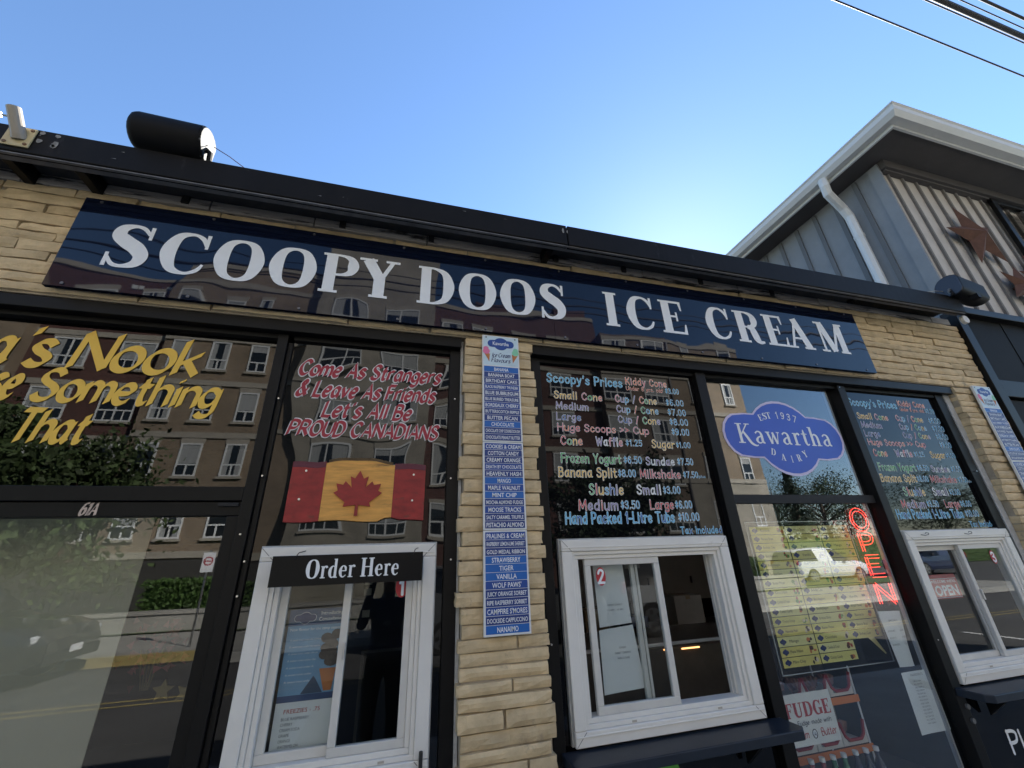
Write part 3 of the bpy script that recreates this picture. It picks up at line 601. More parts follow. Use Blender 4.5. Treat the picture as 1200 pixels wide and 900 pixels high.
# ------------------------------------------------------------ signs on the front
def thing_at(name, x, y, z, label, cat, group=None): return empty(name, (x, y, z), label, cat, group)
sg = thing_at('name_board', .85, -.03, 2.72, 'long glossy navy board lettered SCOOPY DOOS ICE CREAM over the windows', 'sign')
w = MB(); w.box(-1.515, .78, -.0435, -.022, 2.718, 3.213); w.box(.7815, 3.22, -.044, -.022, 2.716, 3.21); w.build('board', signblack, sg)
w = MB(); yS = -.0455; zS, cS = 2.848, .240
for ch, xa, xb in (('S', -1.365, -1.193), ('C', -1.165, -.955), ('O', -.945, -.722), ('O', -.708, -.485), ('P', -.475, -.292), ('Y', -.292, -.082),
                   ('D', .005, .213), ('O', .228, .448), ('O', .462, .680), ('S', .700, .862), ('I', 1.108, 1.212), ('C', 1.258, 1.468), ('E', 1.497, 1.690),
                   ('C', 1.835, 2.045), ('R', 2.068, 2.290), ('E', 2.308, 2.500), ('A', 2.488, 2.718), ('M', 2.775, 3.045)):
    adv = SER[ch][0]; w = MB(); serif(w, ch, xa, xb, zS, cS, yS, 0, 1.13, track=0); w.build('letter', white_l, sg)
w = MB()
for i in range(11):
    x = -1.45 + i * .458
    for z in (3.195, 2.733): w.tube([(x, -.0436, z), (x, -.0475, z)], .007, 8)
w.build_each('screw_head', mat('dark_screw', (.12, .12, .13), .4, metal=.7), sg)

yellow_l = mat('yellow_window_vinyl', srgb(232, 188, 74), 0.55)
t = thing_at('window_lettering', -1.2, .08, 2.06, "yellow brush lettering 's Nook, Something, That on the dark left window", 'window lettering')
w = MB(); P_ = ('nib', .15, 50, .055)
write(w, "a", -1.680, -1.612, 2.402, .175, .082, 0, P_, shear=.12); w.build('lettering', yellow_l, t); w = MB(); write(w, "'", -1.575, -1.545, 2.41, .17, .082, 0, P_, shear=.12); w.build('lettering', yellow_l, t); w = MB(); write(w, "s", -1.545, -1.478, 2.402, .175, .082, 0, P_, shear=.12)
w.build('lettering', yellow_l, t); w = MB(); write(w, "Nook", -1.395, -.935, 2.402, .172, .082, 0, P_, shear=.16, track=1.5)
w.build('lettering', yellow_l, t); w = MB(); write(w, "ose", -1.675, -1.535, 2.252, .15, .082, 0, P_, shear=.12)
w.build('lettering', yellow_l, t); w = MB(); write(w, "Something", -1.47, -.825, 2.252, .135, .082, 0, ('nib', .16, 50, .055), shear=.13, track=1.5)
w.build('lettering', yellow_l, t); w = MB(); write(w, "That", -1.485, -1.255, 2.078, .13, .082, 0, ('nib', .16, 50, .055), shear=.16, track=1.5)
w.build('lettering', yellow_l, t)

wl2 = mat('white_outline_vinyl', (0.72, 0.70, 0.72), 0.5); redL = mat('crimson_vinyl', srgb(158, 32, 52), 0.5)
t = thing_at('motto_lettering', -.17, .073, 2.13, 'red and white slanted lettering Come As Strangers on a glossy black panel', 'window lettering')
w = MB()
for tx, xa, xb, z, cap in (("Come As Strangers", -.512, .155, 2.442, .077), ("& Leave As Friends", -.505, .130, 2.336, .077), ("Let's All Be", -.378, .018, 2.237, .074), ("PROUD CANADIANS", -.512, .152, 2.143, .068)):
    write(w, tx, xa, xb, z, cap, .0742, 0, ('nib', .25, 50, .15), shear=.22, track=2.0, space=4.5)
    write(w, tx, xa, xb, z, cap, .0725, 1, ('nib', .19, 50, .06), shear=.22, track=2.0, space=4.5)
    w.build('lettering', [wl2, redL], t); w = MB()

t = thing_at('flag_plank', -.175, .06, 1.765, 'wooden plank painted as a red and white flag with a maple leaf', 'wooden flag')
woodc = mat('pale_knotty_wood', srgb(214, 156, 76), 0.6, var=0.3, vscale=6, stretch=(1.2, 1, 9), dirt=((0.14, 0.08, 0.03), 4.0, 0.60, 0.10))
redw = mat('red_stained_wood', srgb(146, 36, 34), 0.55, var=0.4, vscale=9, stretch=(1.5, 1, 3), dirt=((0.16, 0.03, 0.02), 10.0, 0.58, 0.12))
redd = mat('dark_red_edge', srgb(88, 18, 44), 0.5)
bark = mat('bark_edge', (0.10, 0.065, 0.03), 0.9, var=.4, vscale=20, bump=.6, bscale=40)
yf = .045
def edge(n, x0, x1, f): return [(x0 + (x1 - x0) * i / n, f(x0 + (x1 - x0) * i / n)) for i in range(n + 1)]
top = lambda x: 2.012 + .021 * math.exp(-((x + .19) / .12) ** 2) + .003 * sin(x * 40)
bot = lambda x: 1.766 + .004 * sin(x * 22 + 1) + (.012 if x > -.07 and x < .0 else 0)
w = MB(); w.poly(edge(4, -.457, -.3235, bot) + edge(4, -.3235, -.457, top)[0:], yf, .0745, 0); w.build('red_end', redw, t); w = MB()
w.poly(edge(4, -.0305, .108, bot) + edge(4, .108, -.0305, top), yf, .0745, 0); w.build('red_end', redw, t)
w = MB(); w.poly(edge(10, -.323, -.031, bot) + edge(14, -.031, -.323, lambda x: top(x) - .006), yf + .001, .0745, 0); w.build('plank', woodc, t)
w = MB(); w.poly(edge(14, -.315, -.04, lambda x: top(x) - .0055) + edge(14, -.04, -.315, lambda x: top(x) + .008), yf + .006, .0745, 0); w.build('bark_edge', bark, t)
w = MB()
for a, b in ((-.456, -.3245), (-.0295, .107)):
    w = MB(); w.poly(edge(4, a, b, lambda x: top(x) - .024) + edge(4, b, a, lambda x: top(x) + .001), yf - .0012, yf + .0005, 0); w.build('dark_edge', redd, t)
LEAF = [(0, 1), (.16, .70), (.32, .78), (.245, .36), (.48, .60), (.55, .46), (.80, .51), (.72, .25), (.86, .17), (.43, -.18), (.48, -.33), (.05, -.27), (.06, -.66)]
pts = [(x, z) for x, z in LEAF] + [(-x, z) for x, z in reversed(LEAF[1:])]
lf = [(-.178 + x * .116, 1.882 + (z - .17) * .116) for x, z in pts]
w = MB(); w.poly(list(reversed(lf)), yf - .008, yf + .0008, 0); w.build('maple_leaf', redw, t)
w = MB()
for x, z in ((-.40, 1.975), (-.41, 1.855), (.055, 1.965), (.055, 1.850)): w.tube([(x, yf, z), (x, yf - .004, z)], .0045, 8)
w.build_each('screw_head', steel, t)

t = thing_at('order_sign', -.166, -.06, 1.53, 'small hanging black sign lettered Order Here in white', 'sign')
w = MB(); w.box(-.4505, .1106, -.030, -.024, 1.5265, 1.634); w.build('plate', mat('sign_black', (.006, .006, .007), .35, spec=.15), t)
w = MB(); serif(w, "Order Here", -.329, .0186, 1.550, .068, -.0308, 0, 1.0, space=3.2); w.build('lettering', white_l, t)
for x in (-.372, .070):
    w = MB(); w.tube([(x, -.0305, 1.623), (x + .004, -.038, 1.631), (x + .008, -.017, 1.644), (x + .022, .029, 1.651)], .0018, 6); w.build('hook', mat('wire_black', (.02, .02, .02), .4), t)

# price boards ---------------------------------------------------------------
lb, yl, pk, lil, gr, rd, or_ = [mat(n, c, .5) for n, c in (('paint_sky_blue', srgb(96, 176, 216)), ('paint_yellow', srgb(228, 186, 84)), ('paint_pink', srgb(214, 120, 130)), ('paint_lilac', srgb(150, 138, 180)), ('paint_green', srgb(84, 176, 98)), ('paint_red', srgb(206, 60, 62)), ('paint_orange', srgb(238, 130, 90)))]
halo = mat('paint_white', (.76, .78, .78), .5); haloB = mat('paint_pale_blue', srgb(190, 224, 240), .5); dk = mat('paint_blue', srgb(38, 92, 168), .5)
PM = [halo, lb, yl, pk, lil, gr, rd, or_, haloB, dk]
LINES = [("Scoopy's Prices", .758, 1.227, 2.505, .056, [1], 8), ("Kiddy Cone", 1.258, 1.535, 2.528, .046, [7, 3, 7], 0), ("Under 8 yrs. old", 1.255, 1.500, 2.490, .026, [7], 0), ("$3.00", 1.522, 1.614, 2.487, .036, [1], 0),
 ("Small Cone", .794, 1.084, 2.408, .046, [2, 2, 2, 2, 2, 3, 5, 2, 7], 0), ("Cup / Cone", 1.172, 1.443, 2.410, .046, [3, 4, 1, 4, 7, 5, 2, 2], 0), ("$6.00", 1.511, 1.63, 2.410, .040, [1], 0),
 ("Medium", .80, .99, 2.345, .044, [4], 0), ("Cup / Cone", 1.172, 1.442, 2.347, .044, [4, 4, 1, 7, 5, 1, 2, 1], 0), ("$7.00", 1.511, 1.632, 2.348, .040, [1], 0),
 ("Large", .797, .938, 2.282, .044, [4, 9, 4], 0), ("Cup / Cone", 1.172, 1.442, 2.284, .044, [4, 9, 4, 3, 5, 2, 2], 0), ("$8.00", 1.511, 1.632, 2.287, .040, [1], 0),
 ("Huge Scoops >> Cup", .798, 1.354, 2.221, .044, [3, 7, 3, 6], 0), ("$9.00", 1.511, 1.626, 2.226, .040, [1], 0),
 ("Cone", .81, .931, 2.144, .050, [6, 5, 2, 7], 0), ("Waffle", 1.017, 1.174, 2.146, .050, [4, 0, 3], 0), ("$1.25", 1.198, 1.297, 2.150, .036, [1], 0), ("Sugar", 1.365, 1.509, 2.145, .048, [2], 0), ("$1.00", 1.523, 1.616, 2.150, .034, [1], 0),
 ("Frozen Yogurt", .804, 1.149, 2.048, .052, [5], 0), ("$6.50", 1.17, 1.277, 2.052, .040, [1], 0), ("Sundae", 1.308, 1.486, 2.046, .046, [4, 0], 0), ("$7.50", 1.51, 1.61, 2.051, .038, [1], 0),
 ("Banana Split", .784, 1.111, 1.974, .052, [2], 0), ("$8.00", 1.125, 1.228, 1.978, .040, [1], 0), ("Milkshake", 1.258, 1.509, 1.974, .048, [6, 3], 0), ("$7.50", 1.532, 1.626, 1.978, .036, [1], 0), ("plus", 1.634, 1.674, 1.978, .016, [1], 0),
 ("Slushie", .946, 1.138, 1.885, .056, [5, 6, 2, 1, 9, 4, 2], 0), ("Small", 1.224, 1.366, 1.887, .052, [0, 4], 0), ("$3.00", 1.384, 1.488, 1.891, .040, [1], 0),
 ("Medium", .879, 1.095, 1.808, .052, [6, 4, 4], 0), ("$3.50", 1.116, 1.222, 1.813, .042, [1], 0), ("Large", 1.289, 1.428, 1.810, .050, [6], 0), ("$6.00", 1.443, 1.545, 1.814, .040, [1], 0),
 ("Hand Packed 1-Litre Tubs", .801, 1.418, 1.743, .056, [1, 1, 9, 1], 8), ("$10.00", 1.448, 1.575, 1.749, .042, [1], 0), ("Tax Included", 1.447, 1.704, 1.684, .036, [1, 1, 9, 1], 8)]
def price_board(fx, label):
    t = thing_at('price_lettering', fx(1.23), .073, 1.68, label, 'price list')
    w = MB()
    for tx, xa, xb, z, cap, cols, h in LINES:
        cap *= .9
        tr, sp = (3.0, 5.6) if 'Scoops' not in tx else (2.4, 5.0)
        write(w, tx, fx(xa), fx(xb), z, cap, .0742, h, ('mono', .20), shear=.05, track=tr, space=sp)
        write(w, tx, fx(xa), fx(xb), z, cap, .0732, cols, ('mono', .10), shear=.05, track=tr, space=sp)
    return w.build('lettering', PM, t)
price_board(lambda x: x, 'hand painted price list on the glossy black panel left of the cloud badge')
price_board(lambda x: 3.012 + (x - .758) * .98, 'hand painted price list on the black panel right of the cloud badge')

# cloud badge ----------------------------------------------------------------
def cloud(cx, cz, k):
    def arc(p, q, bulge, n=9):
        p = Vector(p); q = Vector(q); mdl = (p + q) / 2; d = q - p; nn = Vector((d.y, -d.x)).normalized(); h = bulge
        r_ = (d.length ** 2 / 4 + h * h) / (2 * h); c = mdl - nn * (r_ - h) if True else mdl
        a0 = math.atan2(p.y - c.y, p.x - c.x); a1 = math.atan2(q.y - c.y, q.x - c.x)
        while a1 < a0: a1 += 2 * pi
        return [(c.x + abs(r_) * cos(a0 + (a1 - a0) * i / n), c.y + abs(r_) * sin(a0 + (a1 - a0) * i / n)) for i in range(n)]
    A, B, C, D = (-.215, .148), (.225, .148), (.222, -.142), (-.218, -.142)
    pts = arc(D, C, .108) + [(.222, -.142), (.30, -.145)] + arc((.345, -.143), (.345, .146), .14)[1:] + [(.29, .148)] + arc(B, A, .098) + [(-.215, .148), (-.29, .148)] + arc((-.34, .145), (-.34, -.143), .14)[1:] + [(-.29, -.143)]
    return [(cx + x * k, cz + z * k) for x, z in pts]
def cloud_badge(name, parent, cx, cz, k, y, blue, edge_m):
    w = MB(); o = cloud(cx, cz, k); w.flat(o, y, 0)
    inn = [(cx + (x - cx) * .965, cz + (z - cz) * .935) for x, z in o]; w.flat(inn, y - .0006, 1)
    return w.build(name, [edge_m, blue], parent)
blue_b = mat('badge_blue', srgb(44, 84, 190), .35, var=.12, vscale=3); edge_b = mat('badge_rim', srgb(206, 196, 226), .5)
t = thing_at('cloud_badge', 2.365, .085, 2.0, 'blue cloud shaped dairy badge with white lettering on the storefront glass', 'window sticker')
cloud_badge('badge', t, 2.365, 2.25, 1.0, .0885, blue_b, edge_b)
w = MB(); serif(w, "Kawartha", 1.985, 2.745, 2.198, .128, .0868, 0, .88, track=.5)
for tx, pos in (("EST. 1937", [(2.212, 2.352, .28), (2.246, 2.363, .2), (2.279, 2.369, .12), None, (2.345, 2.374, 0), (2.39, 2.373, -.1), (2.435, 2.366, -.18), (2.48, 2.355, -.26)]), ("DAIRY", [(2.225, 2.128, -.3), (2.295, 2.096, -.15), (2.362, 2.085, 0), (2.425, 2.095, .15), (2.485, 2.122, .3)])):
    w.build('lettering', white_l, t); w = MB(); i = 0
    for ch in tx.replace('.', ''):
        if ch == ' ': i += 1; continue
        pz = pos[i]; i += 1
        sub = MB(); wd = SK[ch][0] / 10 * .042
        if ch in SER: serif(sub, ch, -wd / 2 - .004, wd / 2 + .004, 0, .043, .0868, 0, 1.0, track=0)
        else: write(sub, ch, -wd / 2, wd / 2, 0, .043, .0868, 0, ('mono', .13))
        ca, sa = cos(pz[2]), sin(pz[2])
        w.add([(pz[0] + v[0] * ca - v[2] * sa, v[1], pz[1] + v[0] * sa + v[2] * ca) for v in sub.v], sub.f)
w.build('lettering', white_l, t)

# flavour strips on the pillars -----------------------------------------------
NAMES = ["BANANA", "BANANA BOAT", "BIRTHDAY CAKE", "BLACK RASPBERRY THUNDER", "BLUE BUBBLEGUM", "BLUE BURIED TREASURE", "BORDEAUX CHERRY", "BUTTERSCOTCH RIPPLE", "BUTTER PECAN", "CHOCOLATE", "CHOCOLATE CHIP COOKIE DOUGH", "CHOCOLATE PEANUT BUTTER",
 "COOKIES & CREAM", "COTTON CANDY", "CREAMY ORANGE", "DEATH BY CHOCOLATE", "HEAVENLY HASH", "MANGO", "MAPLE WALNUT", "MINT CHIP", "MOCHA ALMOND FUDGE", "MOOSE TRACKS", "SALTY CARAMEL TRUFFLE", "PISTACHIO ALMOND",
 "PRALINES & CREAM", "RASPBERRY LEMON-LIME SHERBET", "GOLD MEDAL RIBBON", "STRAWBERRY", "TIGER", "VANILLA", "WOLF PAWS'", "JUICY ORANGE SORBET", "RIPE RASPBERRY SORBET", "CAMPFIRE S'MORES", "DOCKSIDE CAPPUCCINO", "NANAIMO"]
sb = [mat('strip_deep_blue', srgb(22, 56, 124), .45), mat('strip_bright_blue', srgb(14, 96, 176), .45), mat('strip_mid_blue', srgb(20, 68, 146), .45)]
palebl = mat('strip_header', srgb(196, 216, 226), .5, var=.12, vscale=12); bwh = mat('strip_white_edge', (.72, .73, .73), .5)
cone_m = mat('waffle_cone', srgb(190, 120, 70), .7); pinks = mat('pink_scoop', srgb(224, 120, 160), .6); mint = mat('mint_scoop', srgb(140, 206, 170), .6); navyink = mat('navy_ink', srgb(40, 50, 100), .6)
bright = {0, 9, 17, 19, 27, 28, 29, 35}
def flavour_strip(x0, x1, label):
    t = thing_at('flavour_sign', (x0 + x1) / 2, -.02, 1.308, label, 'sign')
    w = MB(); yb = -.030
    for za, zb in ((2.116, 2.704), (1.713, 2.114), (1.308, 1.711)): w.box(x0, x1, yb, -.016, za, zb)
    w.build('board', bwh, t, bevel=.002)
    w = MB(); w.rect(x0 + .006, x1 - .006, 2.526, 2.698, yb - .0006); w.build('header', palebl, t)
    cx = (x0 + x1) / 2
    cloud_badge('badge', t, cx, 2.655, .15, yb - .0012, sb[2], sb[2])
    w = MB(); sans(w, "Kawartha", cx - .044, cx + .044, 2.646, .022, yb - .0024, 0, .01)
    w.build('badge_lettering', white_l, t)
    w = MB(); write(w, "Ice Cream", cx - .048, cx + .048, 2.575, .024, yb - .0012, 0, ('nib', .14, 40, .05), shear=.2); write(w, "Flavours!".replace('!', ''), cx - .052, cx + .048, 2.545, .024, yb - .0012, 0, ('nib', .14, 40, .05), shear=.2)
    w.build('script_lettering', navyink, t)
    w = MB()
    for xx, mm, k in ((cx - .076, 1, 1), (cx + .076, 2, 1)):
        s_ = 1 if xx < cx else -1
        w.flat([(xx + s_ * .012, 2.545), (xx + .016, 2.592), (xx - .016, 2.596)], yb - .0013, 0); w.ellipse(xx - s_ * .003, 2.606, .019, .017, yb - .0017, mm); w.ellipse(xx - s_ * .005, 2.622, .014, .012, yb - .002, mm)
    w.build('cone_picture', [cone_m, pinks, mint], t)
    w = MB(); tx = MB()
    for i, nme in enumerate(NAMES):
        blk, j = divmod(i, 12); za, zb = ((2.121, 2.520), (1.719, 2.108), (1.315, 1.705))[blk]
        h = (zb - za) / 12; zt = zb - j * h
        w.rect(x0 + .008, x1 - .008, zt - h + .0012, zt - .0005, yb - .0007, 1 if i in bright else (0 if (i * 7) % 3 else 2))
        if i in (12, 24): tx.build('lettering', white_l, t); tx = MB()
        n = len(nme); wd = min(.172, .0128 * n); cap = .0195 if n < 17 else .0165
        sans(tx, nme, cx - wd / 2, cx + wd / 2, zt - h * .5 - cap * .5, cap, yb - .0014, 0, .012)
    w.build('name_strip', sb, t)
    if len(tx.v): tx.build('lettering', white_l, t)
    w = MB()
    for x in (x0 + .02, x1 - .02): w.tube([(x, yb, 2.69), (x, yb - .003, 2.69)], .004, 8)
    w.build_each('screw_head', mat('dark_screw', (.12, .12, .13)), t)
flavour_strip(.366, .566, 'tall blue flavour list on the stone pillar between the serving windows')
flavour_strip(4.222, 4.425, 'tall blue flavour list on the far right stone pillar by the dark boards')

# things taped inside the big storefront glass ---------------------------------
t = thing_at('flavour_poster', 2.37, .2, .99, 'clear poster sheet of yellow flavour cards in three columns behind the storefront glass', 'poster')
w = MB(); w.box(1.985, 2.78, .196, .1985, .985, 1.745); w.build('clear_sheet', glass_acr, t)
w = MB()
for a, b, c, d in ((1.985, 2.78, .985, .989), (1.985, 2.78, 1.741, 1.745)): w.box(a, b, .1945, .2, c, d)
w.box(1.985, 1.989, .1945, .2, .989, 1.741); w.box(2.776, 2.78, .1945, .2, .989, 1.741); w.build('sheet_edge', mat('clear_edge', (.5, .53, .53), .2), t)
cy = [mat('card_%s' % n, srgb(*c), .6, var=.06, vscale=20) for n, c in (('lime', (222, 214, 124)), ('cream', (228, 222, 152)), ('straw', (220, 206, 112)))]
pic = [mat('picture_%s' % n, srgb(*c), .7) for n, c in (('brown', (92, 56, 34)), ('orange', (204, 120, 60)), ('dark', (50, 34, 34)), ('pale', (216, 200, 170)), ('green', (96, 140, 60)), ('red', (180, 70, 50)))]
cards = []
SHORT = ["Banana", "Banana Boat", "Birthday Cake", "Black Raspberry", "Blue Bubblegum", "Bordeaux Cherry", "Butter Pecan", "Chocolate", "Cookies & Cream", "Cotton Candy", "Creamy Orange", "Heavenly Hash", "Mango", "Maple Walnut", "Mint Chip", "Moose Tracks", "Pralines & Cream", "Tiger", "Vanilla", "Wolf Paws"]
for c in range(3):
    xa, xb = ((2.004, 2.256), (2.262, 2.520), (2.512, 2.752))[c]
    for r_ in range(15 if c < 2 else 13):
        zt = 1.717 - r_ * .0468; zb = zt - .0435; y = .192 - (.0015 if c == 2 else 0) - .0003 * (r_ % 2)
        if c == 2: xa = 2.526 if r_ < 7 else 2.516; xb = xa + .232
        w = MB(); w.rect(xa, xb, zb, zt, y, 0); ze = (zt + zb) / 2
        w.ellipse(xa + .034, ze, .022, .0105, y - .0006, 1, 12); w.ellipse(xa + .034, ze, .011, .0155, y - .0009, 1, 10)
        sans(w, SHORT[(c * 15 + r_) % 20], xa + .066, xa + .15, ze - .006, .014, y - .0006, 2, 0.0)
        px = xb - .035; k = random.randrange(6)
        for q in range(4): w.ellipse(px + random.uniform(-.016, .016), ze + random.uniform(-.01, .01), random.uniform(.006, .013), random.uniform(.006, .012), y - .0007 - q * .0002, 3 + (0 if q % 2 else 1), 9)
        w.build('flavour_card', [cy[random.randrange(3)], navyink, ink, pic[k], pic[(k + 1) % 6]], t)
w = MB(); w.flat([(2.60, 1.145), (2.65, 1.16), (2.735, 1.03), (2.728, 1.025)], .1915); w.build('loose_card', cy[1], t)

def tubeglyph(w, ch, cx, cz, hw, hh, y, m=0):
    wd, st = strokes_of(ch)
    for pts, cyc in st:
        q = [Vector((cx + (p[0] / wd - .5) * 2 * hw, cz + (p[1] / 10 - .5) * 2 * hh)) for p in pts]
        for off in (-.0095, .0095):
            out = []
            k = len(q)
            for i in range(k):
                tt = (q[(i + 1) % (k - 1)] - q[(i - 1) % (k - 1)]) if cyc else (q[min(i + 1, k - 1)] - q[max(i - 1, 0)])
                tt.normalize(); nn = Vector((-tt.y, tt.x)); p = q[i] + nn * off; out.append((p.x, y, p.y))
            w.tube(out, .0022, 6, m)
neon_m = mat('red_neon_glow', (.5, .03, .02), .4, emit=(1.0, .05, .035), estr=.95)
t = thing_at('neon_sign', 2.815, .13, 1.26, 'red neon OPEN sign stacked upright inside the storefront glass', 'neon sign')
w = MB(); w.box(2.735, 2.905, .150, .158, 1.255, 1.815); w.build('backing', glass_acr, t)
for ch, cz, hw in (('O', 1.745, .064), ('P', 1.612, .05), ('E', 1.478, .055), ('N', 1.33, .06)):
    w = MB(); tubeglyph(w, ch, 2.815, cz, hw, .060 if ch == 'O' else .052, .14); w.build('letter', neon_m, t, smooth=True)
w = MB()
for z in (1.8, 1.54, 1.27): w.tube([(2.815, .15, z), (2.815, .142, z)], .004, 6)
w.build('standoff', ink, t)

def notice(name, pts, y, label, lines, cat='notice', curl=True, heavy=False):
    a, b, c, d = pts; x0, x1 = min(a[0], d[0]), max(b[0], c[0]); z0, z1 = min(c[1], d[1]), max(a[1], b[1])
    t = thing_at(name, (x0 + x1) / 2, y, z0, label, cat)
    w = MB(); n = 10; vs = []
    for j in range(n + 1):
        v = j / n
        for i in range(n + 1):
            u = i / n
            tx = a[0] + (b[0] - a[0]) * u; bx = d[0] + (c[0] - d[0]) * u; tz = a[1] + (b[1] - a[1]) * u; bz = d[1] + (c[1] - d[1]) * u
            yy = y + (.03 * max(0, u - .6) ** 2 * v * 8 if curl else .002 * sin(u * 5))
            vs.append((tx + (bx - tx) * v, yy, tz + (bz - tz) * v))
    w.add(vs, [(j * (n + 1) + i, (j + 1) * (n + 1) + i, (j + 1) * (n + 1) + i + 1, j * (n + 1) + i + 1) for j in range(n) for i in range(n)])
    w.build('sheet', paper, t, smooth=True)
    w = MB(); wd = x1 - x0
    for (tx, u0, u1, v, h) in lines:
        sans(w, tx, x0 + wd * u0, x0 + wd * u1, z1 - (z1 - z0) * v, h, y - .0015, 0)
    if lines: w.build('print', mat('grey_print', (.16, .17, .18), .8), t)
    return t
notice('printed_notice', ((2.665, 1.248), (2.835, 1.242), (2.845, .975), (2.69, .98)), .112, 'white printed sheet with a list, upper of two taped under the neon sign', [("SPECIALS", .3, .7, .2, .010), ("SUNDAES", .15, .45, .38, .009), ("FLOATS", .15, .4, .5, .009), ("SHAKES", .15, .45, .62, .009), ("6.00", .65, .8, .38, .009), ("5.50", .65, .8, .5, .009), ("7.50", .65, .8, .62, .009)], 'notice', True)
notice('printed_notice', ((2.683, .955), (2.885, .957), (2.892, .69), (2.68, .688)), .112, 'white sheet with a long column of small print, lower of two taped sheets', [("INGREDIENTS", .3, .72, .08, .010)] + [("MILK CREAM SUGAR"[: 9 + (i * 5) % 7], .32, .60, .18 + i * .052, .007) for i in range(14)], 'notice', False)

t = thing_at('fudge_sign', 2.045, .15, .716, 'white card lettered FUDGE in red slab letters, leaning on the snack trays', 'sign')
w = MB(); w.box(1.888, 2.203, .150, .154, .716, .922); w.build('card', mat('card_white', (.74, .74, .70), .7), t)
w = MB(); serif(w, "FUDGE", 1.90, 2.185, .828, .058, .1492, 0, 1.25); w.build('heading', red_m, t)
w = MB(); write(w, "Fudge made with", 1.96, 2.17, .795, .019, .1492, 1, ('nib', .12, 40, .05), space=6.5); w.build('lettering', [red_m, ink, white_l], t); w = MB(); write(w, "Cream", 1.915, 2.008, .745, .030, .1492, 0, ('nib', .12, 40, .04), track=1.6); w.build('lettering', [red_m, ink, white_l], t); w = MB(); write(w, "Butter", 2.09, 2.185, .745, .030, .1492, 0, ('nib', .12, 40, .04), track=1.6)
w.build('lettering', [red_m, ink, white_l], t); w = MB(); w.ellipse(2.048, .757, .016, .019, .1492, 1); w.ellipse(2.048, .757, .012, .015, .1489, 2); write(w, "A", 2.041, 2.055, .748, .018, .1485, 1, ('mono', .15)); w.build('lettering', [red_m, ink, white_l], t)

rack = thing_at('snack_rack', 2.3, .35, 0.03, 'white wire snack rack with red rimmed trays and orange price strips', 'display rack')
redt = mat('red_tray_rim', srgb(150, 30, 38), .5); trayw = mat('tray_white', (.62, .6, .57), .5); orst = mat('orange_price_strip', srgb(214, 120, 44), .6)
for zt in (.935, .72, .50):
    w = MB()
    for i in range(3):
        xa = 2.02 + i * .175; w.poly([(xa, zt), (xa + .03, zt - .085), (xa + .14, zt - .085), (xa + .17, zt), (xa + .17, zt - .1), (xa, zt - .1)][::-1], .300, .304, 0)
        w.box(xa, xa + .17, .304, .55, zt - .10, zt - .095, 0)
    tr = w.build('tray', trayw, rack)
    w = MB()
    for i in range(3):
        xa = 2.02 + i * .175; w.tube([(xa + .002, .298, zt + .002), (xa + .022, .298, zt - .06), (xa + .045, .298, zt - .078), (xa + .125, .298, zt - .078), (xa + .148, .298, zt - .06), (xa + .168, .298, zt + .002)], .008, 6)
    w.build('rim', redt, tr)
    w = MB(); w.box(2.01, 2.555, .29, .295, zt - .135, zt - .103); w.build('price_strip', orst, tr)
    w = MB()
    for i in range(12):
        w.tube([(2.06 + .04 * i, .34 + .03 * (i % 3), zt - .07), (2.075 + .04 * i, .40, zt - .03)], .018, 7)
    w.build('snack_packet', [mat('snack_wrap', (.22, .10, .07), .35, var=.5, vscale=30)], tr)
for x, y in ((2.0, .31), (2.56, .31), (2.0, .56), (2.56, .56)):
    w = MB(); w.tube([(x, y, .03), (x, y, .96)], .005, 6); w.build('upright', white_l, rack)
def bottle(x, y, col, label):
    t = thing_at('drink_bottle', x, y, .405, label, 'bottle', 'bottles on the snack rack')
    prof = [(0, .030), (.09, .033), (.13, .030), (.17, .018), (.19, .011), (.215, .011)]
    w = MB(); w.tube([(x, y, .405 + h) for h, r_ in prof], [r_ for h, r_ in prof], 12); w.build('bottle_body', col, t, smooth=True)
    w = MB(); w.tube([(x, y, .618), (x, y, .635)], .013, 12); w.build('cap', white_l, t)
bc = [mat('bottle_%s' % n, c, .12) for n, c in (('green', (.02, .14, .06)), ('dark', (.02, .02, .05)), ('red', (.25, .03, .04)))]
for i, (x, k) in enumerate(((2.05, 2), (2.12, 2), (2.19, 0), (2.26, 0), (2.34, 1), (2.41, 1), (2.48, 1))):
    bottle(x, .22, bc[k], {0: 'green plastic drink bottle below the fudge card', 1: 'dark cola bottle right of the green bottles', 2: 'red drink bottle left of the green bottles'}[k])

# serving window things --------------------------------------------------------
def oval_number(x, z, ch, y, label):
    t = thing_at('number_sticker', x, y, z - .04, label, 'sticker')
    w = MB(); w.ellipse(x, z, .025, .040, y, 0); w.build('oval', red_m, t)
    w = MB(); wd = SK[ch][0] / 10 * .05; write(w, ch, x - wd / 2, x + wd / 2, z - .027, .054, y - .0008, 0, ('mono', .2)); w.build('numeral', white_l, t)
oval_number(.036, 1.502, '1', .0635, 'red oval sticker with white numeral 1 under the Order Here sign')
oval_number(.952, 1.502, '2', .0635, 'red oval sticker with white numeral 2 on the sliding pane')
oval_number(3.745, 1.497, '3', .0635, 'red oval sticker with white numeral 3 on the right serving window')

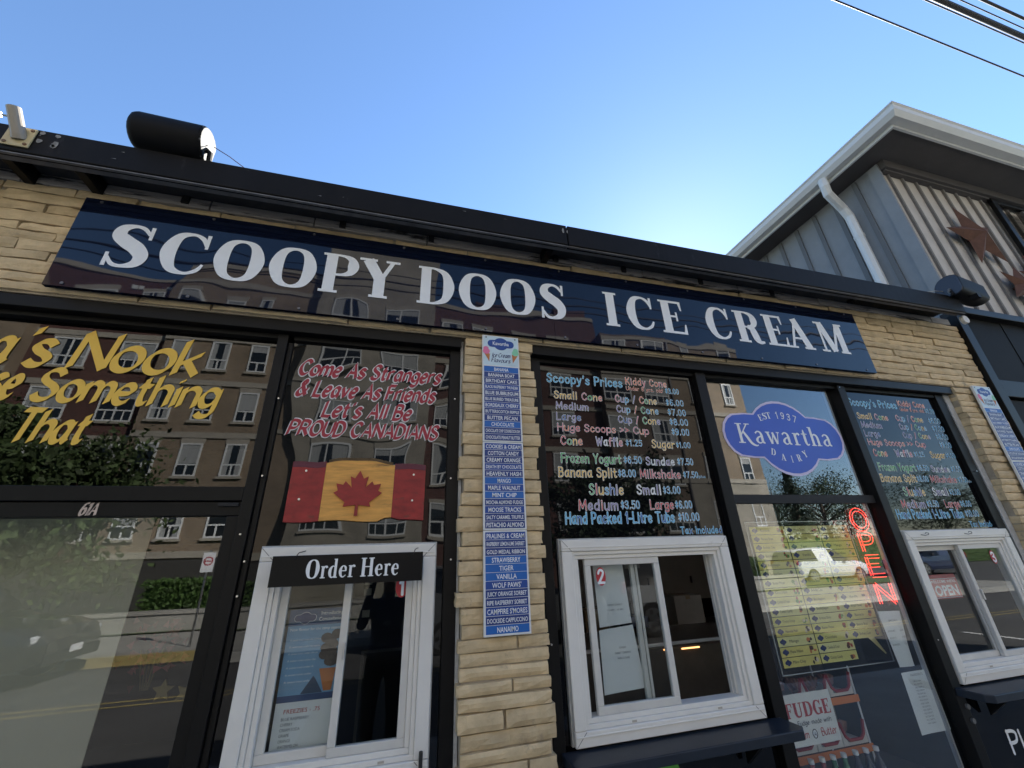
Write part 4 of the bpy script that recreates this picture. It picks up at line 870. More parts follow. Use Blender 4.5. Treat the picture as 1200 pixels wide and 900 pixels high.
t = thing_at('ice_cream_poster', -.275, .07, 1.0, 'blue ice cream poster with a cone, taped in the Order Here window', 'poster')
w = MB(); w.rect(-.375, -.175, 1.0, 1.145, .118, 0); w.rect(-.375, -.175, 1.1455, 1.44, .118, 1); w.rect(-.375, -.175, 1.385, 1.44, .1174, 2); w.rect(-.375, -.175, 1.1455, 1.165, .1174, 2)
w.v = [(q[0] * 1.025 - .002, q[1], 1.6 + (q[2] - 1.6) * 1.028) for q in w.v]; w.build('sheet', [paper, mat('poster_blue', srgb(112, 156, 190), .6, var=.2, vscale=7), mat('poster_navy', srgb(58, 78, 116), .6)], t)
w = MB(); w.flat([(-.245, 1.24), (-.222, 1.17), (-.196, 1.17), (-.186, 1.24)][::-1], .1172, 0)
for i in range(9): w.ellipse(-.215 + random.uniform(-.02, .02), 1.262 + i * .011, .026 - i * .0007, .017, .1169 - i * .0002, 1, 12)
w.v = [(q[0] * 1.025 - .002, q[1], 1.6 + (q[2] - 1.6) * 1.028) for q in w.v]; w.build('cone_picture', [cone_m, mat('chocolate_scoop', (.06, .045, .035), .7, var=.5, vscale=80)], t)
w = MB(); w.flat([(-.30, 1.166), (-.262, 1.22), (-.25, 1.205), (-.225, 1.166)][::-1], .1171, 0); w.v = [(q[0] * 1.025 - .002, q[1], 1.6 + (q[2] - 1.6) * 1.028) for q in w.v]; w.build('tree_picture', mat('poster_dark_blue', srgb(70, 84, 104), .7), t)
w = MB(); cloud_badge('badge', t, -.328, 1.405, .085, .1168, navyink, white_l)
sans(w, "Introducing", -.262, -.182, 1.418, .013, .1168, 0); sans(w, "Constellation", -.268, -.18, 1.398, .013, .1168, 0); sans(w, "New flavour for the camp season", -.365, -.185, 1.368, .010, .1172, 0)
for i in range(7): sans(w, "A sweet treat under the summer stars"[: 30 - i * 2], -.36, -.25 - .004 * i, 1.335 - i * .022, .007, .1172, 0)
w.v = [(q[0] * 1.025 - .002, q[1], 1.6 + (q[2] - 1.6) * 1.028) for q in w.v]; w.build('title', white_l, t)
w = MB(); sans(w, "FREEZIES - .75", -.345, -.225, 1.112, .013, .1172, 0); w.v = [(q[0] * 1.025 - .002, q[1], 1.6 + (q[2] - 1.6) * 1.028) for q in w.v]; w.build('heading', red_m, t)
w = MB()
for i, s_ in enumerate(("BLUE RASPBERRY", "CHERRY", "CREAM SODA", "GRAPE", "ORANGE", "WATERMELON")): sans(w, s_, -.35, -.35 + .0066 * len(s_), 1.092 - i * .0155, .009, .1172, 0)
w.v = [(q[0] * 1.025 - .002, q[1], 1.6 + (q[2] - 1.6) * 1.028) for q in w.v]; w.build('list', mat('grey_print', (.16, .17, .18)), t)

notice('taped_sheet', ((.935, 1.553), (1.095, 1.553), (1.107, 1.296), (.94, 1.286)), .108, 'upper pale sheet taped inside the sliding pane numbered 2', [("OPEN DAILY", .3, .8, .68, .008), ("11 AM - 10 PM", .25, .85, .76, .008)], 'notice', False)
notice('taped_sheet', ((.935, 1.275), (1.110, 1.288), (1.135, 1.040), (.93, 1.030)), .108, 'lower pale sheet with curled edge inside the sliding pane numbered 2', [("CASH", .4, .7, .35, .008), ("DEBIT CREDIT", .35, .75, .43, .008), ("WELCOME", .4, .7, .51, .008)], 'notice', False)
t = thing_at('open_sign', 3.24, .07, 1.28, 'red and white WELCOME OPEN plate inside the right serving window', 'sign')
w = MB(); w.box(3.085, 3.335, .075, .079, 1.285, 1.418); w.v = [(q[0] + .073, q[1] + .04, q[2] - .006) for q in w.v]; w.build('plate', red_m, t)
w = MB(); w.rect(3.09, 3.33, 1.392, 1.396, .0743); w.rect(3.09, 3.33, 1.29, 1.294, .0743)
sans(w, "WELCOME WE'RE", 3.10, 3.32, 1.372, .016, .0743, 0, .01); sans(w, "OPEN", 3.115, 3.315, 1.304, .055, .0743, 0, .03); w.v = [(q[0] + .073, q[1] + .04, q[2] - .006) for q in w.v]; w.build('lettering', white_l, t)
for x in (3.12, 3.51):
    t = thing_at('cup_hook', x, .03, 1.635, 'small wire hook on the right serving window casing', 'hook', 'wire hooks over window three')
    w = MB(); w.tube([(x, .029, 1.643), (x + .02, .02, 1.638), (x + .045, .015, 1.643), (x + .05, .017, 1.651), (x + .035, .02, 1.654), (x + .025, .02, 1.649)], .0018, 6); w.build('wire', mat('wire_black', (.02, .02, .02)), t)
t = thing_at('pick_up_lettering', 3.4, .07, .56, 'white Pick Up lettering on the black panel under the right shelf', 'lettering')
w = MB(); write(w, "Pick Up", 3.225, 3.68, .565, .088, .0735, 0, ('mono', .17), shear=.05); w.build('lettering', white_l, t)
t = thing_at('scoop_decal', 1.15, .07, .72, 'round green ice cream decal on the black panel under the middle shelf', 'decal')
w = MB(); w.ellipse(1.15, .745, .075, .07, .0735, 0); w.flat([(1.075, .73), (1.15, .50), (1.225, .73)][::-1], .0738, 1); w.build('picture', [mat('lime_scoop', srgb(86, 160, 60), .5), cone_m], t)
t = thing_at('pull_handle', .135, -.04, .9, 'thin black upright handle on the lower right of the Order Here window', 'handle')
w = MB(); w.box(.134, .148, .013, .025, .774, .965); w.build('bar', mat('wire_black', (.02, .02, .02)), t, bevel=.004)
w = MB(); w.box(.135, .147, .025, .0298, .90, .94); w.build('mount', steel, t)

# inside the shop ---------------------------------------------------------------
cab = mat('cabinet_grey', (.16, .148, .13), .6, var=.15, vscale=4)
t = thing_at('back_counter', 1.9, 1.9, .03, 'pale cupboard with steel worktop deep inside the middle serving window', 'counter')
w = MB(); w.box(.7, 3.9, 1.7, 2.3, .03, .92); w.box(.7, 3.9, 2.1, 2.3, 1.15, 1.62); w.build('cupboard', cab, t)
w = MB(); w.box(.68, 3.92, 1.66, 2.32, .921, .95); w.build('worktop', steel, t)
w = MB()
for i in range(6): w.box(.95 + i * .5, .96 + i * .5, 2.08, 2.099, 1.3, 1.36)
w.build('door_pull', ink, t)
t = thing_at('display_freezer', 1.75, .95, .03, 'low freezer case with glowing warm glints added on its rim inside the middle serving window', 'freezer')
w = MB(); w.box(1.1, 2.5, .75, 1.35, .03, 1.05); w.build('case', mat('freezer_brown', (.085, .068, .052), .5, var=.3, vscale=6), t, bevel=.01)
w = MB(); w.box(1.12, 2.48, .78, 1.32, 1.051, 1.07); w.build('lid', steel, t)
w = MB(); w.box(1.66, 1.72, .742, .749, 1.034, 1.041); w.box(1.79, 1.92, .742, .749, 1.030, 1.037); w.build_each('warm_glint', mat('painted_glint_glow', (.3, .2, .1), .5, emit=(1, .5, .18), estr=.8), t)  # glowing slivers added to imitate warm glints, not a lamp
for i in range(7):
    x = 1.05 + i * .2
    t = thing_at('storage_jar', x, 2.15, 1.62, 'storage jar on the wall cupboard inside the middle serving window', 'jar', 'jars on the wall cupboard')
    hgt = .10 + .03 * (i % 3)
    w = MB(); w.tube([(x, 2.2, 1.62), (x, 2.2, 1.62 + hgt), (x, 2.2, 1.63 + hgt)], [.05, .05, .035], 12); w.build('jar_body', mat('jar_cream', (.3, .27, .22), .4), t, smooth=True)
    w = MB(); w.tube([(x, 2.2, 1.631 + hgt), (x, 2.2, 1.65 + hgt)], .038, 12); w.build('lid', ink, t)
boxm = [mat('carton_%s' % n, c, .8, var=.15) for n, c in (('kraft', (.30, .20, .11)), ('white', (.45, .44, .42)), ('blue', (.08, .12, .25)))]
CL = [(1.35, 1.80, .951, .16, .2, .14, 1, 'white carton on the steel worktop, left of three'), (1.62, 1.82, .951, .22, .2, .20, 0, 'brown carton on the steel worktop, middle of three'), (2.05, 1.82, .951, .18, .2, .12, 2, 'blue carton on the steel worktop, right of three'),
      (.55, 2.6, 1.3, .35, .25, .3, 0, 'brown carton stacked deep inside behind the Order Here window'), (2.55, 1.85, .951, .3, .2, .26, 1, 'large white carton on the worktop far behind the storefront glass')]
for x, y, z, a, b, c, k, lab in CL:
    t = thing_at('carton', x, y, z, lab, 'carton')
    w = MB(); w.box(x, x + a, y, y + b, z, z + c); bd = w.build('box_body', boxm[k], t, bevel=.004)
    w = MB(); w.box(x + a * .42, x + a * .58, y - .002, y + b + .002, z + c - .03, z + c + .002); w.build('tape', mat('parcel_tape', (.36, .28, .18), .3), t)
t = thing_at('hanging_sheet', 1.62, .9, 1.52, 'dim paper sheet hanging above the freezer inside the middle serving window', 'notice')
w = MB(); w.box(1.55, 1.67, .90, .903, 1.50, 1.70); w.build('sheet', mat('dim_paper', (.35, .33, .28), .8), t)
w = MB()
for i in range(6): w.box(1.565, 1.655 - .01 * (i % 3), .8985, .8998, 1.66 - i * .022, 1.664 - i * .022)
w.build('print', ink, t)
t = thing_at('inner_door', .05, 1.6, .03, 'dark navy inner door with a framed black panel behind the Order Here window', 'door')
w = MB(); w.box(-.28, .36, 1.60, 1.64, .03, 2.05); w.build('leaf', mat('navy_door', (.012, .018, .045), .5), t)
w = MB(); w.box(-.16, .26, 1.585, 1.5995, .45, 1.02); w.build('panel', mat('dim_panel', (.03, .03, .032), .3), t)
w = MB()
for a, b, c, d in ((-.18, .28, 1.021, 1.04), (-.18, .28, .43, .449), (-.18, -.161, .45, 1.02), (.261, .28, .45, 1.02)): w.box(a, b, 1.58, 1.5995, c, d)
w.build_each('frame', mat('grey_trim', (.12, .12, .13), .5), t)
w = MB()
for z in (1.45, 1.38, 1.24): w.box(-.20, -.15, 1.595, 1.5998, z, z + .045)
w.build_each('label', paper, t)
t = thing_at('roller_blind', -2.1, .3, .2, 'pale roller blind lowered behind the left door glass', 'blind')
w = MB(); w.box(-3.1, -1.02, .30, .304, .2, 1.84); w.build('fabric', blind_m, t)
w = MB(); w.tube([(-3.1, .302, 1.862), (-1.02, .302, 1.862)], .025, 10); w.build('roller', white_l, t)
ystar = mat('yellow_paper', srgb(132, 116, 74), .8)
for i, (x, z, a) in enumerate(((-.845, 1.165, .3), (-.765, 1.15, 1.2))):
    t = thing_at('paper_star', x, .34, z - .07, ('crumpled yellow paper star, left of a pair low behind the left door glass', 'crumpled yellow paper star, right of a pair low behind the left door glass')[i], 'decoration')
    pts = []
    for k in range(10):
        r_ = .038 if k % 2 == 0 else .018; pts.append((x + r_ * cos(a + k * pi / 5), z + r_ * sin(a + k * pi / 5)))
    w = MB(); w.poly(pts, .34, .35); w.build('star', ystar, t)
t = thing_at('dried_bouquet', -.93, .37, 1.0, 'dark red dried bouquet standing behind the left door glass', 'bouquet')
w = MB()
for i in range(60):
    x, y, z = -.93 + random.gauss(0, .07), .40 + random.gauss(0, .03), 1.32 + random.gauss(0, .06); a = random.random() * 6
    w.add([(x, y, z), (x + .03 * cos(a), y + .01, z + .03 * sin(a)), (x + .02 * cos(a + 1), y - .01, z + .03 * sin(a + 1))], [(0, 1, 2)])
w.build('petals', mat('dried_red', (.20, .05, .06), .8, island=.6), t)
w = MB()
for i in range(5): w.tube([(-.93 + .006 * i - .015, .40, 1.16), (-.93 + .02 * i - .05, .40, 1.3)], .003, 5)
w.build('stems', mat('dried_stem', (.12, .10, .05), .8), t)

# roof edge things ----------------------------------------------------------------
lampb = mat('lamp_black_metal', (.006, .006, .007), .6, spec=.15, var=.2, vscale=20)
def roof_lamp(x0, x1, y, z, label, ang=0.0, capm=None):
    t = thing_at('roof_floodlight', (x0 + x1) / 2, y, z - .1, label, 'floodlight'); cx = (x0 + x1) / 2
    ca, sa = cos(ang), sin(ang)
    def tr(px, py, pz): return (cx + px * ca - py * sa, y + px * sa + py * ca, z + pz)
    h = (x1 - x0) / 2; n = 20; r_ = .092
    prof = []
    for k in range(n):                                   # drum with a flattened back
        a = 2 * pi * k / n; prof.append((min(r_ * cos(a), r_ * .7), r_ * sin(a)))
    w = MB(); secs = [(-h, .80), (-h + .012, .95), (-h + .03, 1), (h, 1)]
    vs = [tr(sx, p[0] * s_, p[1] * s_) for sx, s_ in secs for p in prof]
    fs = [(i * n + j, i * n + (j + 1) % n, (i + 1) * n + (j + 1) % n, (i + 1) * n + j) for i in range(3) for j in range(n)] + [tuple(reversed(range(n)))]
    w.add(vs, fs); w.build('housing', lampb, t, smooth=True)
    w = MB(); vs = [tr(sx, p[0] * s_, p[1] * s_) for sx, s_ in ((h - .002, .97), (h + .010, .93)) for p in prof]
    w.add(vs, [(j, (j + 1) % n, n + (j + 1) % n, n + j) for j in range(n)] + [tuple(range(n, 2 * n))]); w.build('end_cap', capm or mat('lamp_end_metal', (.14, .14, .14), .6, spec=.2, dirt=((.006, .006, .006), 18, .44, .03), var=.1), t)
    w = MB(); q = [tr(h * .2 + i, .03 + j, -.09 - k) for i in (0, .05) for j in (0, .05) for k in (0, .035)]
    w.add(q, [(0, 1, 3, 2), (4, 6, 7, 5), (0, 4, 5, 1), (2, 3, 7, 6), (0, 2, 6, 4), (1, 5, 7, 3)]); w.build('foot', lampb, t)
    w = MB(); w.tube([tr(h + .008, -.01, -.03), tr(h + .03, -.01, -.05), tr(h + .03, .0, -.09)], .012, 8); w.build('cable_gland', mat('lamp_end_metal', (.4, .4, .4)), t)
    return t
roof_lamp(-1.335, -1.048, -.19, 3.515, 'black drum floodlight on the left end of the roof edge', 0.03)
roof_lamp(4.13, 4.56, -.21, 3.475, 'black drum floodlight on the right end of the roof edge', pi + .12, mat('lamp_end_dark', (.02, .022, .035), .3))
def wire(name, pts, r_, col, label, cat='wire', group=None):
    w = MB(); w.tube(pts, r_, 6); return tag(w.build(name, col, None, smooth=True), label, cat, group)
cab_m = mat('cable_black', (.012, .012, .018), .6)
wire('lamp_wire', [(-1.02, -.18, 3.53), (-.95, -.17, 3.497), (-.87, -.16, 3.445), (-.77, -.16, 3.413)], .002, mat('red_wire', (.12, .03, .03), .6), 'thin dark red wire drooping from the left roof floodlight')
wire('lamp_wire', [(3.72, -.10, 3.42), (3.9, -.14, 3.44), (4.05, -.18, 3.455), (4.12, -.19, 3.45)], .003, mat('pale_wire', (.4, .4, .38), .6), 'thin pale wire running to the right roof floodlight')
t = thing_at('flagpole_holder', -1.70, -.204, 3.29, 'beige metal flagpole holder bolted on the left of the fascia', 'flagpole holder')
beige = mat('beige_metal', srgb(196, 180, 138), .45, var=.1, vscale=20)
w = MB(); w.box(-1.752, -1.655, -.210, -.2035, 3.288, 3.400); w.build('plate', beige, t, bevel=.002)
w = MB(); w.tube([(-1.70, -.205, 3.335), (-1.70, -.215, 3.345), (-1.72, -.265, 3.445)], [.027, .024, .023], 18)
w.build('socket_tube', mat('pale_metal', (.34, .30, .245), .4), t, smooth=False)
w = MB(); w.tube([(-1.735, -.25, 3.405), (-1.762, -.25, 3.405)], .004, 8); w.build('thumbscrew', steel, t)
w = MB(); w.tube([(-1.760, -.25, 3.405), (-1.765, -.25, 3.405)], .010, 8); w.build('thumbscrew_head', steel, t)
w = MB()
for x in (-1.738, -1.668):
    for z in (3.302, 3.386): w.tube([(x, -.210, z), (x, -.214, z)], .007, 8)
w.build_each('bolt', mat('rusty_bolt', (.2, .12, .07), .6, metal=.5), t)
t = thing_at('pipe_end', 4.262, -.16, 3.19, 'round white pipe cap at the right end of the fascia', 'pipe cap')
w = MB(); w.tube([(4.262, -.150, 3.222), (4.262, -.170, 3.222), (4.262, -.174, 3.222)], [.036, .036, .033], 24); w.build('cap', mat('cap_white', (.62, .61, .57), .6, var=.1, vscale=20), t)
for i, (y, z, r_, sag, lb_) in enumerate(((-.68, 6.47, .0075, .02, 'single thin black overhead wire, lowest in the sky'), (-.68, 7.78, .030, .03, 'thick bundled overhead cable, top right of the sky'), (-.70, 8.03, .007, .02, 'thin overhead wire just above the thick cable bundle'), (-.70, 8.46, .017, .03, 'medium black overhead cable in the top right corner'))):
    wire('overhead_wire', [(-30 + k * 4, y, z + sag * (((k - 9) / 9) ** 2 - .1)) for k in range(22)], r_, cab_m, lb_, 'overhead wire')
wire('overhead_wire', [(-30 + k * 4, -.62, 7.86) for k in range(22)], .008, cab_m, 'thin messenger wire riding on the thick cable bundle', 'overhead wire')
for i, (y, z, r_) in enumerate(((-8.6, 8.95, .02), (-8.6, 9.25, .03), (-8.7, 9.65, .015), (-8.2, 10.2, .012))):
    wire('street_wire', [(-60 + k * 6, y, z + .25 * ((k - 10) / 10) ** 2) for k in range(21)], r_, cab_m, 'overhead wire along the far side of the street', 'overhead wire', 'wires across the street')

# ------------------------------------------------------------ the neighbour on the right
nb = empty('neighbour_house', (8.5, 4, 0), 'two storey neighbour with grey board and batten gable and dark lower boards', 'house')
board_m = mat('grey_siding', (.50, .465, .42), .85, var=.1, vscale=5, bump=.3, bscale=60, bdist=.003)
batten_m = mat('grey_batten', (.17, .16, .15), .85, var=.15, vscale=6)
sofm = mat('brown_soffit', (.082, .075, .073), .8, var=.15, vscale=3)
gut = mat('white_gutter', (.66, .67, .66), .4, var=.05, vscale=5)
NX, NZ0, NZ1 = 4.60, 3.46, 5.28
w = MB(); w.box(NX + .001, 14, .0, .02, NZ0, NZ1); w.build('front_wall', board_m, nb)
side_m = mat('shaded_grey_siding', (.23, .245, .26), .85, var=.12, vscale=4, bump=.3, bscale=50, bdist=.003)  # darker and bluer than the front wall: this side's shade is in the colour
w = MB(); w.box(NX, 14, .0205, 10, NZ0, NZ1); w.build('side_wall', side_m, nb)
w = MB()
x = NX + .09
while x < 13.9:
    w.box(x, x + .026, -.020, -.0005, NZ0 + .05, NZ1 - .11); x += .205
w.build('batten', batten_m, nb); w = MB()
y = .20
while y < 9.8:
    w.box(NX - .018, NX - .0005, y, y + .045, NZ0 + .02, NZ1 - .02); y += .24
w.build('batten', mat('shaded_grey_batten', (.13, .138, .147), .85), nb)  # side battens darker still, their shading lines put into the colour
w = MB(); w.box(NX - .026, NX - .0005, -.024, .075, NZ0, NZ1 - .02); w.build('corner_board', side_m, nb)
w = MB(); w.box(NX, 14, -.075, -.0005, NZ1 - .105, NZ1 - .001); w.box(NX + .02, 14, -.05, -.0005, NZ1 - .13, NZ1 - .106); w.build('frieze_board', sofm, nb)
w = MB(); w.box(NX - .272, 14.3, -.352, 10.3, NZ1, NZ1 + .012); w.build('soffit', sofm, nb)
w = MB(); w.box(NX - .275, 14.3, -.372, -.3525, NZ1 - .022, NZ1 + .155); w.box(NX - .295, NX - .2725, -.372, 10.3, NZ1 - .022, NZ1 + .155); w.build('fascia_board', gut, nb)
w = MB()
prof = [(.0, .03), (.07, .03), (.105, .075), (.11, .12), (.125, .135), (.12, .15), (.0, .15)]
# mitred K-style gutter around the corner
ring = lambda d, z: [(14.3, -.373 - d, NZ1 + z - .02), (NX - .296 - d, -.373 - d, NZ1 + z - .02), (NX - .296 - d, 10.3, NZ1 + z - .02)]
for (d0, z0), (d1, z1) in zip(prof[:-1], prof[1:]):
    a, b = ring(d0, z0), ring(d1, z1)
    for i in range(2): w.quad(a[i], a[i + 1], b[i + 1], b[i])
w.build('gutter', gut, nb)
w = MB(); w.box(NX - .3, 14.3, -.37, 10.3, NZ1 + .156, NZ1 + .18); w.build('roof', mat('dark_shingle', (.07, .065, .06), .95, var=.3, vscale=6), nb)
# downspout with two elbows, ribbed
w = MB(); dsp = [(NX - .36, .29, NZ1 + .02), (NX - .36, .29, NZ1 - .08), (NX - .33, .31, NZ1 - .16), (NX - .14, .34, NZ1 - .30), (NX - .085, .345, NZ1 - .40), (NX - .075, .345, 3.44)]
def rect_sweep(w, pts, hw, hd):
    rings = []
    pts = [Vector(p) for p in pts]
    for i, p in enumerate(pts):
        t_ = (pts[min(i + 1, len(pts) - 1)] - pts[max(i - 1, 0)]).normalized()
        a = Vector((0, 1, 0)); b = t_.cross(a).normalized(); a = b.cross(t_).normalized()
        c = .35
        rings.append([p + a * sa * hw + b * sb_ * hd for sa, sb_ in ((-1, -c), (-1, c), (-c, 1), (c, 1), (1, c), (1, -c), (c, -1), (-c, -1))])
    vs = [q for r_ in rings for q in r_]
    w.add(vs, [(i * 8 + j, i * 8 + (j + 1) % 8, (i + 1) * 8 + (j + 1) % 8, (i + 1) * 8 + j) for i in range(len(pts) - 1) for j in range(8)])
rect_sweep(w, dsp, .042, .034); w.build('downspout', gut, nb)
w = MB(); rect_sweep(w, [(NX - .083, .345, 4.62), (NX - .0825, .345, 4.585)], .047, .039); w.build('pipe_strap', gut, nb)
# dark boards below
dkb = mat('charcoal_boards', (.009, .0085, .009), .65, spec=.12, var=.3, vscale=4, bump=.2, bscale=20, bdist=.003)
w = MB(); x = 4.60; k = 0
while x < 14:
    w.box(x + .003, x + .27, .0 + .004 * (k % 2), .05, 2.80, 3.40); w.box(x + .003, x + .27, -.004 * (k % 2), .05, 0.0, 2.62); x += .273; k += 1
w.build('lower_boards', dkb, nb)
w = MB(); w.box(4.555, 14, .03, .09, 0, NZ0); w.build('lower_wall', blackflat, nb)
w = MB(); w.box(4.55, 14, -.06, .03, 3.40, 3.465); w.box(4.60, 14, -.03, .03, 2.64, 2.785); w.box(4.492, 4.595, -.035, .03, 0, 3.395); w.build_each('trim_board', blackpaint, nb, bevel=.004)
# louvred shutter at the edge of view
t = MB(); t.box(6.22, 6.30, -.06, -.0235, 3.75, 5.10); t.box(6.22, 7.2, -.06, -.0235, 5.101, 5.16); sh = t.build('shutter', blackpaint, nb, bevel=.004)
t = MB()
for i in range(26): t.add([(6.301, -.05, 3.76 + i * .05), (6.72, -.05, 3.76 + i * .05), (6.72, -.025, 3.80 + i * .05), (6.301, -.025, 3.80 + i * .05)], [(0, 1, 2, 3)])
t.build('louvre', mat('grey_louvre', (.2, .19, .18), .7), sh)
t = MB(); t.box(6.74, 7.5, -.05, -.0235, 3.75, 5.09); t.build('window_trim', mat('grey_trim', (.12, .12, .13), .5), sh)
rust = mat('rusted_metal', (.115, .052, .032), .75, var=.35, vscale=12, bump=.4, bscale=60, bdist=.003, metal=.25, dirt=((.20, .085, .035), 6, .62, .1))
def star(cx, cz, r_, a0, label):
    w = MB(); n = []
    for k in range(10):
        a = a0 + k * pi / 5; rr = r_ if k % 2 == 0 else r_ * .42; n.append((cx + rr * cos(a), -.06, cz + rr * sin(a)))
    w.add(n + [(cx, -.06 - r_ * .22, cz)], [(k, 10, (k + 1) % 10) for k in range(10)] + [tuple(range(10))])
    for k in range(0, 1): w.tube([(cx, -.05, cz), (cx, -.003, cz)], .015, 8)
    o = w.build('metal_star', rust); tag(o, label, 'wall star')
star(5.44, 4.42, .40, R(102), 'large rusty metal star on the grey battened wall')
star(5.70, 3.86, .26, R(75), 'smaller rusty metal star below the large star')
star(6.12, 4.02, .30, R(100), 'rusty metal star at the photo edge right of the smaller star')

# ------------------------------------------------------------ across the street (seen mirrored in the glass)
BY = -20.1
tanb = brick_mat('tan_brick', (.265, .195, .13), (.21, .155, .105), (.26, .23, .19))
redb = brick_mat('dark_red_brick', (.115, .045, .035), (.085, .035, .03), (.12, .09, .08))
brnb = brick_mat('brown_brick', (.165, .115, .085), (.13, .092, .07), (.19, .16, .13))
lime = brick_mat('limestone_blocks', (.33, .30, .25), (.29, .265, .22), (.24, .22, .19), .6, .3)
trimst = mat('cast_stone_trim', (.36, .33, .28), .85, var=.12, vscale=2)
wfr = mat('white_window_frame', (.70, .71, .71), .5); wgl = mat('apartment_glass', (.02, .025, .03), .06, ior=1.5)
curt = mat('pale_curtain', (.34, .35, .35), .8, var=.25, vscale=3, stretch=(9, 1, .3))
apt = empty('apartment_building', (0, BY - 6, 0), 'long five storey brick and stone apartment block across the street, mirrored in the shop glass', 'apartment building')
SILL = [2.86, 5.62, 8.30, 11.03, 13.77]; WH = 1.57
def apt_part(name, x0, x1, z0, z1, dy, m, top=None):
    w = MB(); w.box(x0, x1, BY - 12, BY + dy, z0, z1); return w.build(name, m, apt)
apt_part('wall', -60, -18, 0, 16.2, .0, tanb); apt_part('wall', -18, -12.3, 0, 16.6, -.6, redb)
apt_part('wall', -12.3, -5.3, 0, 17.6, .0, tanb); apt_part('wall', -5.3, 1.45, 0, 20.4, .75, lime)
apt_part('wall', 1.45, 12.4, 0, 16.8, -.3, redb); apt_part('wall', 12.4, 17.6, 0, 15.6, .25, brnb); apt_part('wall', 17.6, 23.5, 0, 15.3, .25, tanb)
for gx in (5.2, 10.6): apt_part('dormer', gx - 1.2, gx + 1.2, 16.8, 17.5, -.32, redb)
apt_part('gable', -3.9, .3, 20.4, 21.2, .7, lime)
def band(x0, x1, z, h, dy, d=.08, m=trimst):
    w = MB(); w.box(x0, x1, BY + dy, BY + dy + d, z, z + h); w.build('stone_band', m, apt)
for x0, x1, dy, zs in ((-60, -18.01, 0, (16.0, 10.3, 7.55, 2.1)), (-17.99, -12.31, -.6, (16.3, 12.75, 10.0, 7.3)), (-12.29, -5.31, 0, (17.3, 16.0, 12.62, 10.15, 7.45, 2.05)), (-5.29, 1.44, .75, (20.2, 13.2, 10.2, 7.5)), (1.46, 12.39, -.3, (16.5, 12.7, 10.0, 7.3)), (12.41, 23.49, .25, (15.1, 12.7, 10.1, 5.5))):
    for z in zs: band(x0, x1, z, .28 if z < 13 else .3, dy)
w = MB(); w.box(17.61, 23.495, BY + .2505, BY + .29, 0, 5.49); w.build('stone_base', lime, apt)
w = MB(); w.box(-60, -5.31, BY + .0005, BY + .05, 0.1, 1.98); w.build('dark_base', mat('dark_base', (.05, .048, .045), .7), apt)
wtypes = {}
def window(x, z, wd, y, arch=False, k=0):
    key = (round(wd, 2), arch, k % 3)
    if key not in wtypes:
        h = WH; a = wd / 2; f = MB(); e = .07
        f.box(-a, a, .0, .06, -.0, e); f.box(-a, a, 0, .06, h - e, h); f.box(-a, -a + e, 0, .06, e, h - e); f.box(a - e, a, 0, .06, e, h - e)
        n = 1 if wd < 1.2 else 2
        f.box(-a + e, a - e, .0, .055, .52, .59); f.box(-.035, .035, 0, .05, e, .52)
        if n == 2:
            f.box(-.035, .035, 0, .052, .59, h - e)
            for s_ in (-1, 1): f.box(s_ * a * .5 - .025, s_ * a * .5 + .025, 0, .05, e, .52)
        f.box(-a - .08, a + .08, -.0, .11, -.12, -.002, 1); f.box(-a - .05, a + .05, 0, .05, h + .002, h + .26, 1)
        fo = f.build('window', [wfr, trimst], apt, org=(0, 0, 0))
        p = MB(); p.rect(-a + e * .5, a - e * .5, e * .5, h - e * .5, .02); p.v = [(-q[0], q[1], q[2]) for q in p.v]; po = p.build('pane', wgl, fo, org=(0, 0, 0))
        c = MB(); kk = k % 3
        if kk == 0: c.rect(-a + e, a - e, .62, h - e, .026)
        elif kk == 1: c.rect(-a + e, -a * .35, e, h - e, .026); c.rect(a * .35, a - e, e, h - e, .026)
        else: c.rect(-a + e, a - e, 1.15, h - e, .026)
        c.v = [(-q[0], q[1], q[2]) for q in c.v]; c.build('curtain', curt, fo, org=(0, 0, 0)); wtypes[key] = fo
        fo.location = Vector((x, y + .004, z)) - W[apt]; return
    copy_tree(wtypes[key], apt, Vector((x, y + .004, z)) - W[apt])
kk = 0
for i, s_ in enumerate(SILL):
    for x in (-11.45, -9.7, -7.9): window(x, s_, .86, BY, k=kk); kk += 1
    for x in (-16.4, -13.6): window(x, s_, 1.55, BY - .6, k=kk * 2 + 1); kk += 1
    for x in (-3.55, -.5): window(x, s_, 1.75, BY + .75, k=kk); kk += 1
    for x in (2.4, 4.4, 7.2, 9.6): window(x, s_, .95 if x < 3 else 1.6, BY - .3, k=kk + 1); kk += 1
    for x in (13.4, 16.3): window(x, s_ - .25, 1.9, BY + .25, k=kk); kk += 1
    for x in (19.4, 22.2): window(x, s_, .80, BY + .25, k=kk * 2); kk += 1
    for x in (-20.2, -23.5): window(x, s_, 1.55, BY, k=kk + 2); kk += 1
    if i == 0: continue
    w = MB()
    for x in (-15.1, -12.9, -14.75): w.box(x, x + .28, BY - .5995, BY - .55, s_ + 1.75, s_ + 2.0)
    w.build_each('wall_vent', wfr, apt)
w = MB(); w.box(17.5, 17.62, BY + .2505, BY + .35, 0, 15.1); w.build('drain_pipe', mat('dark_pipe', (.04, .04, .045), .5), apt)

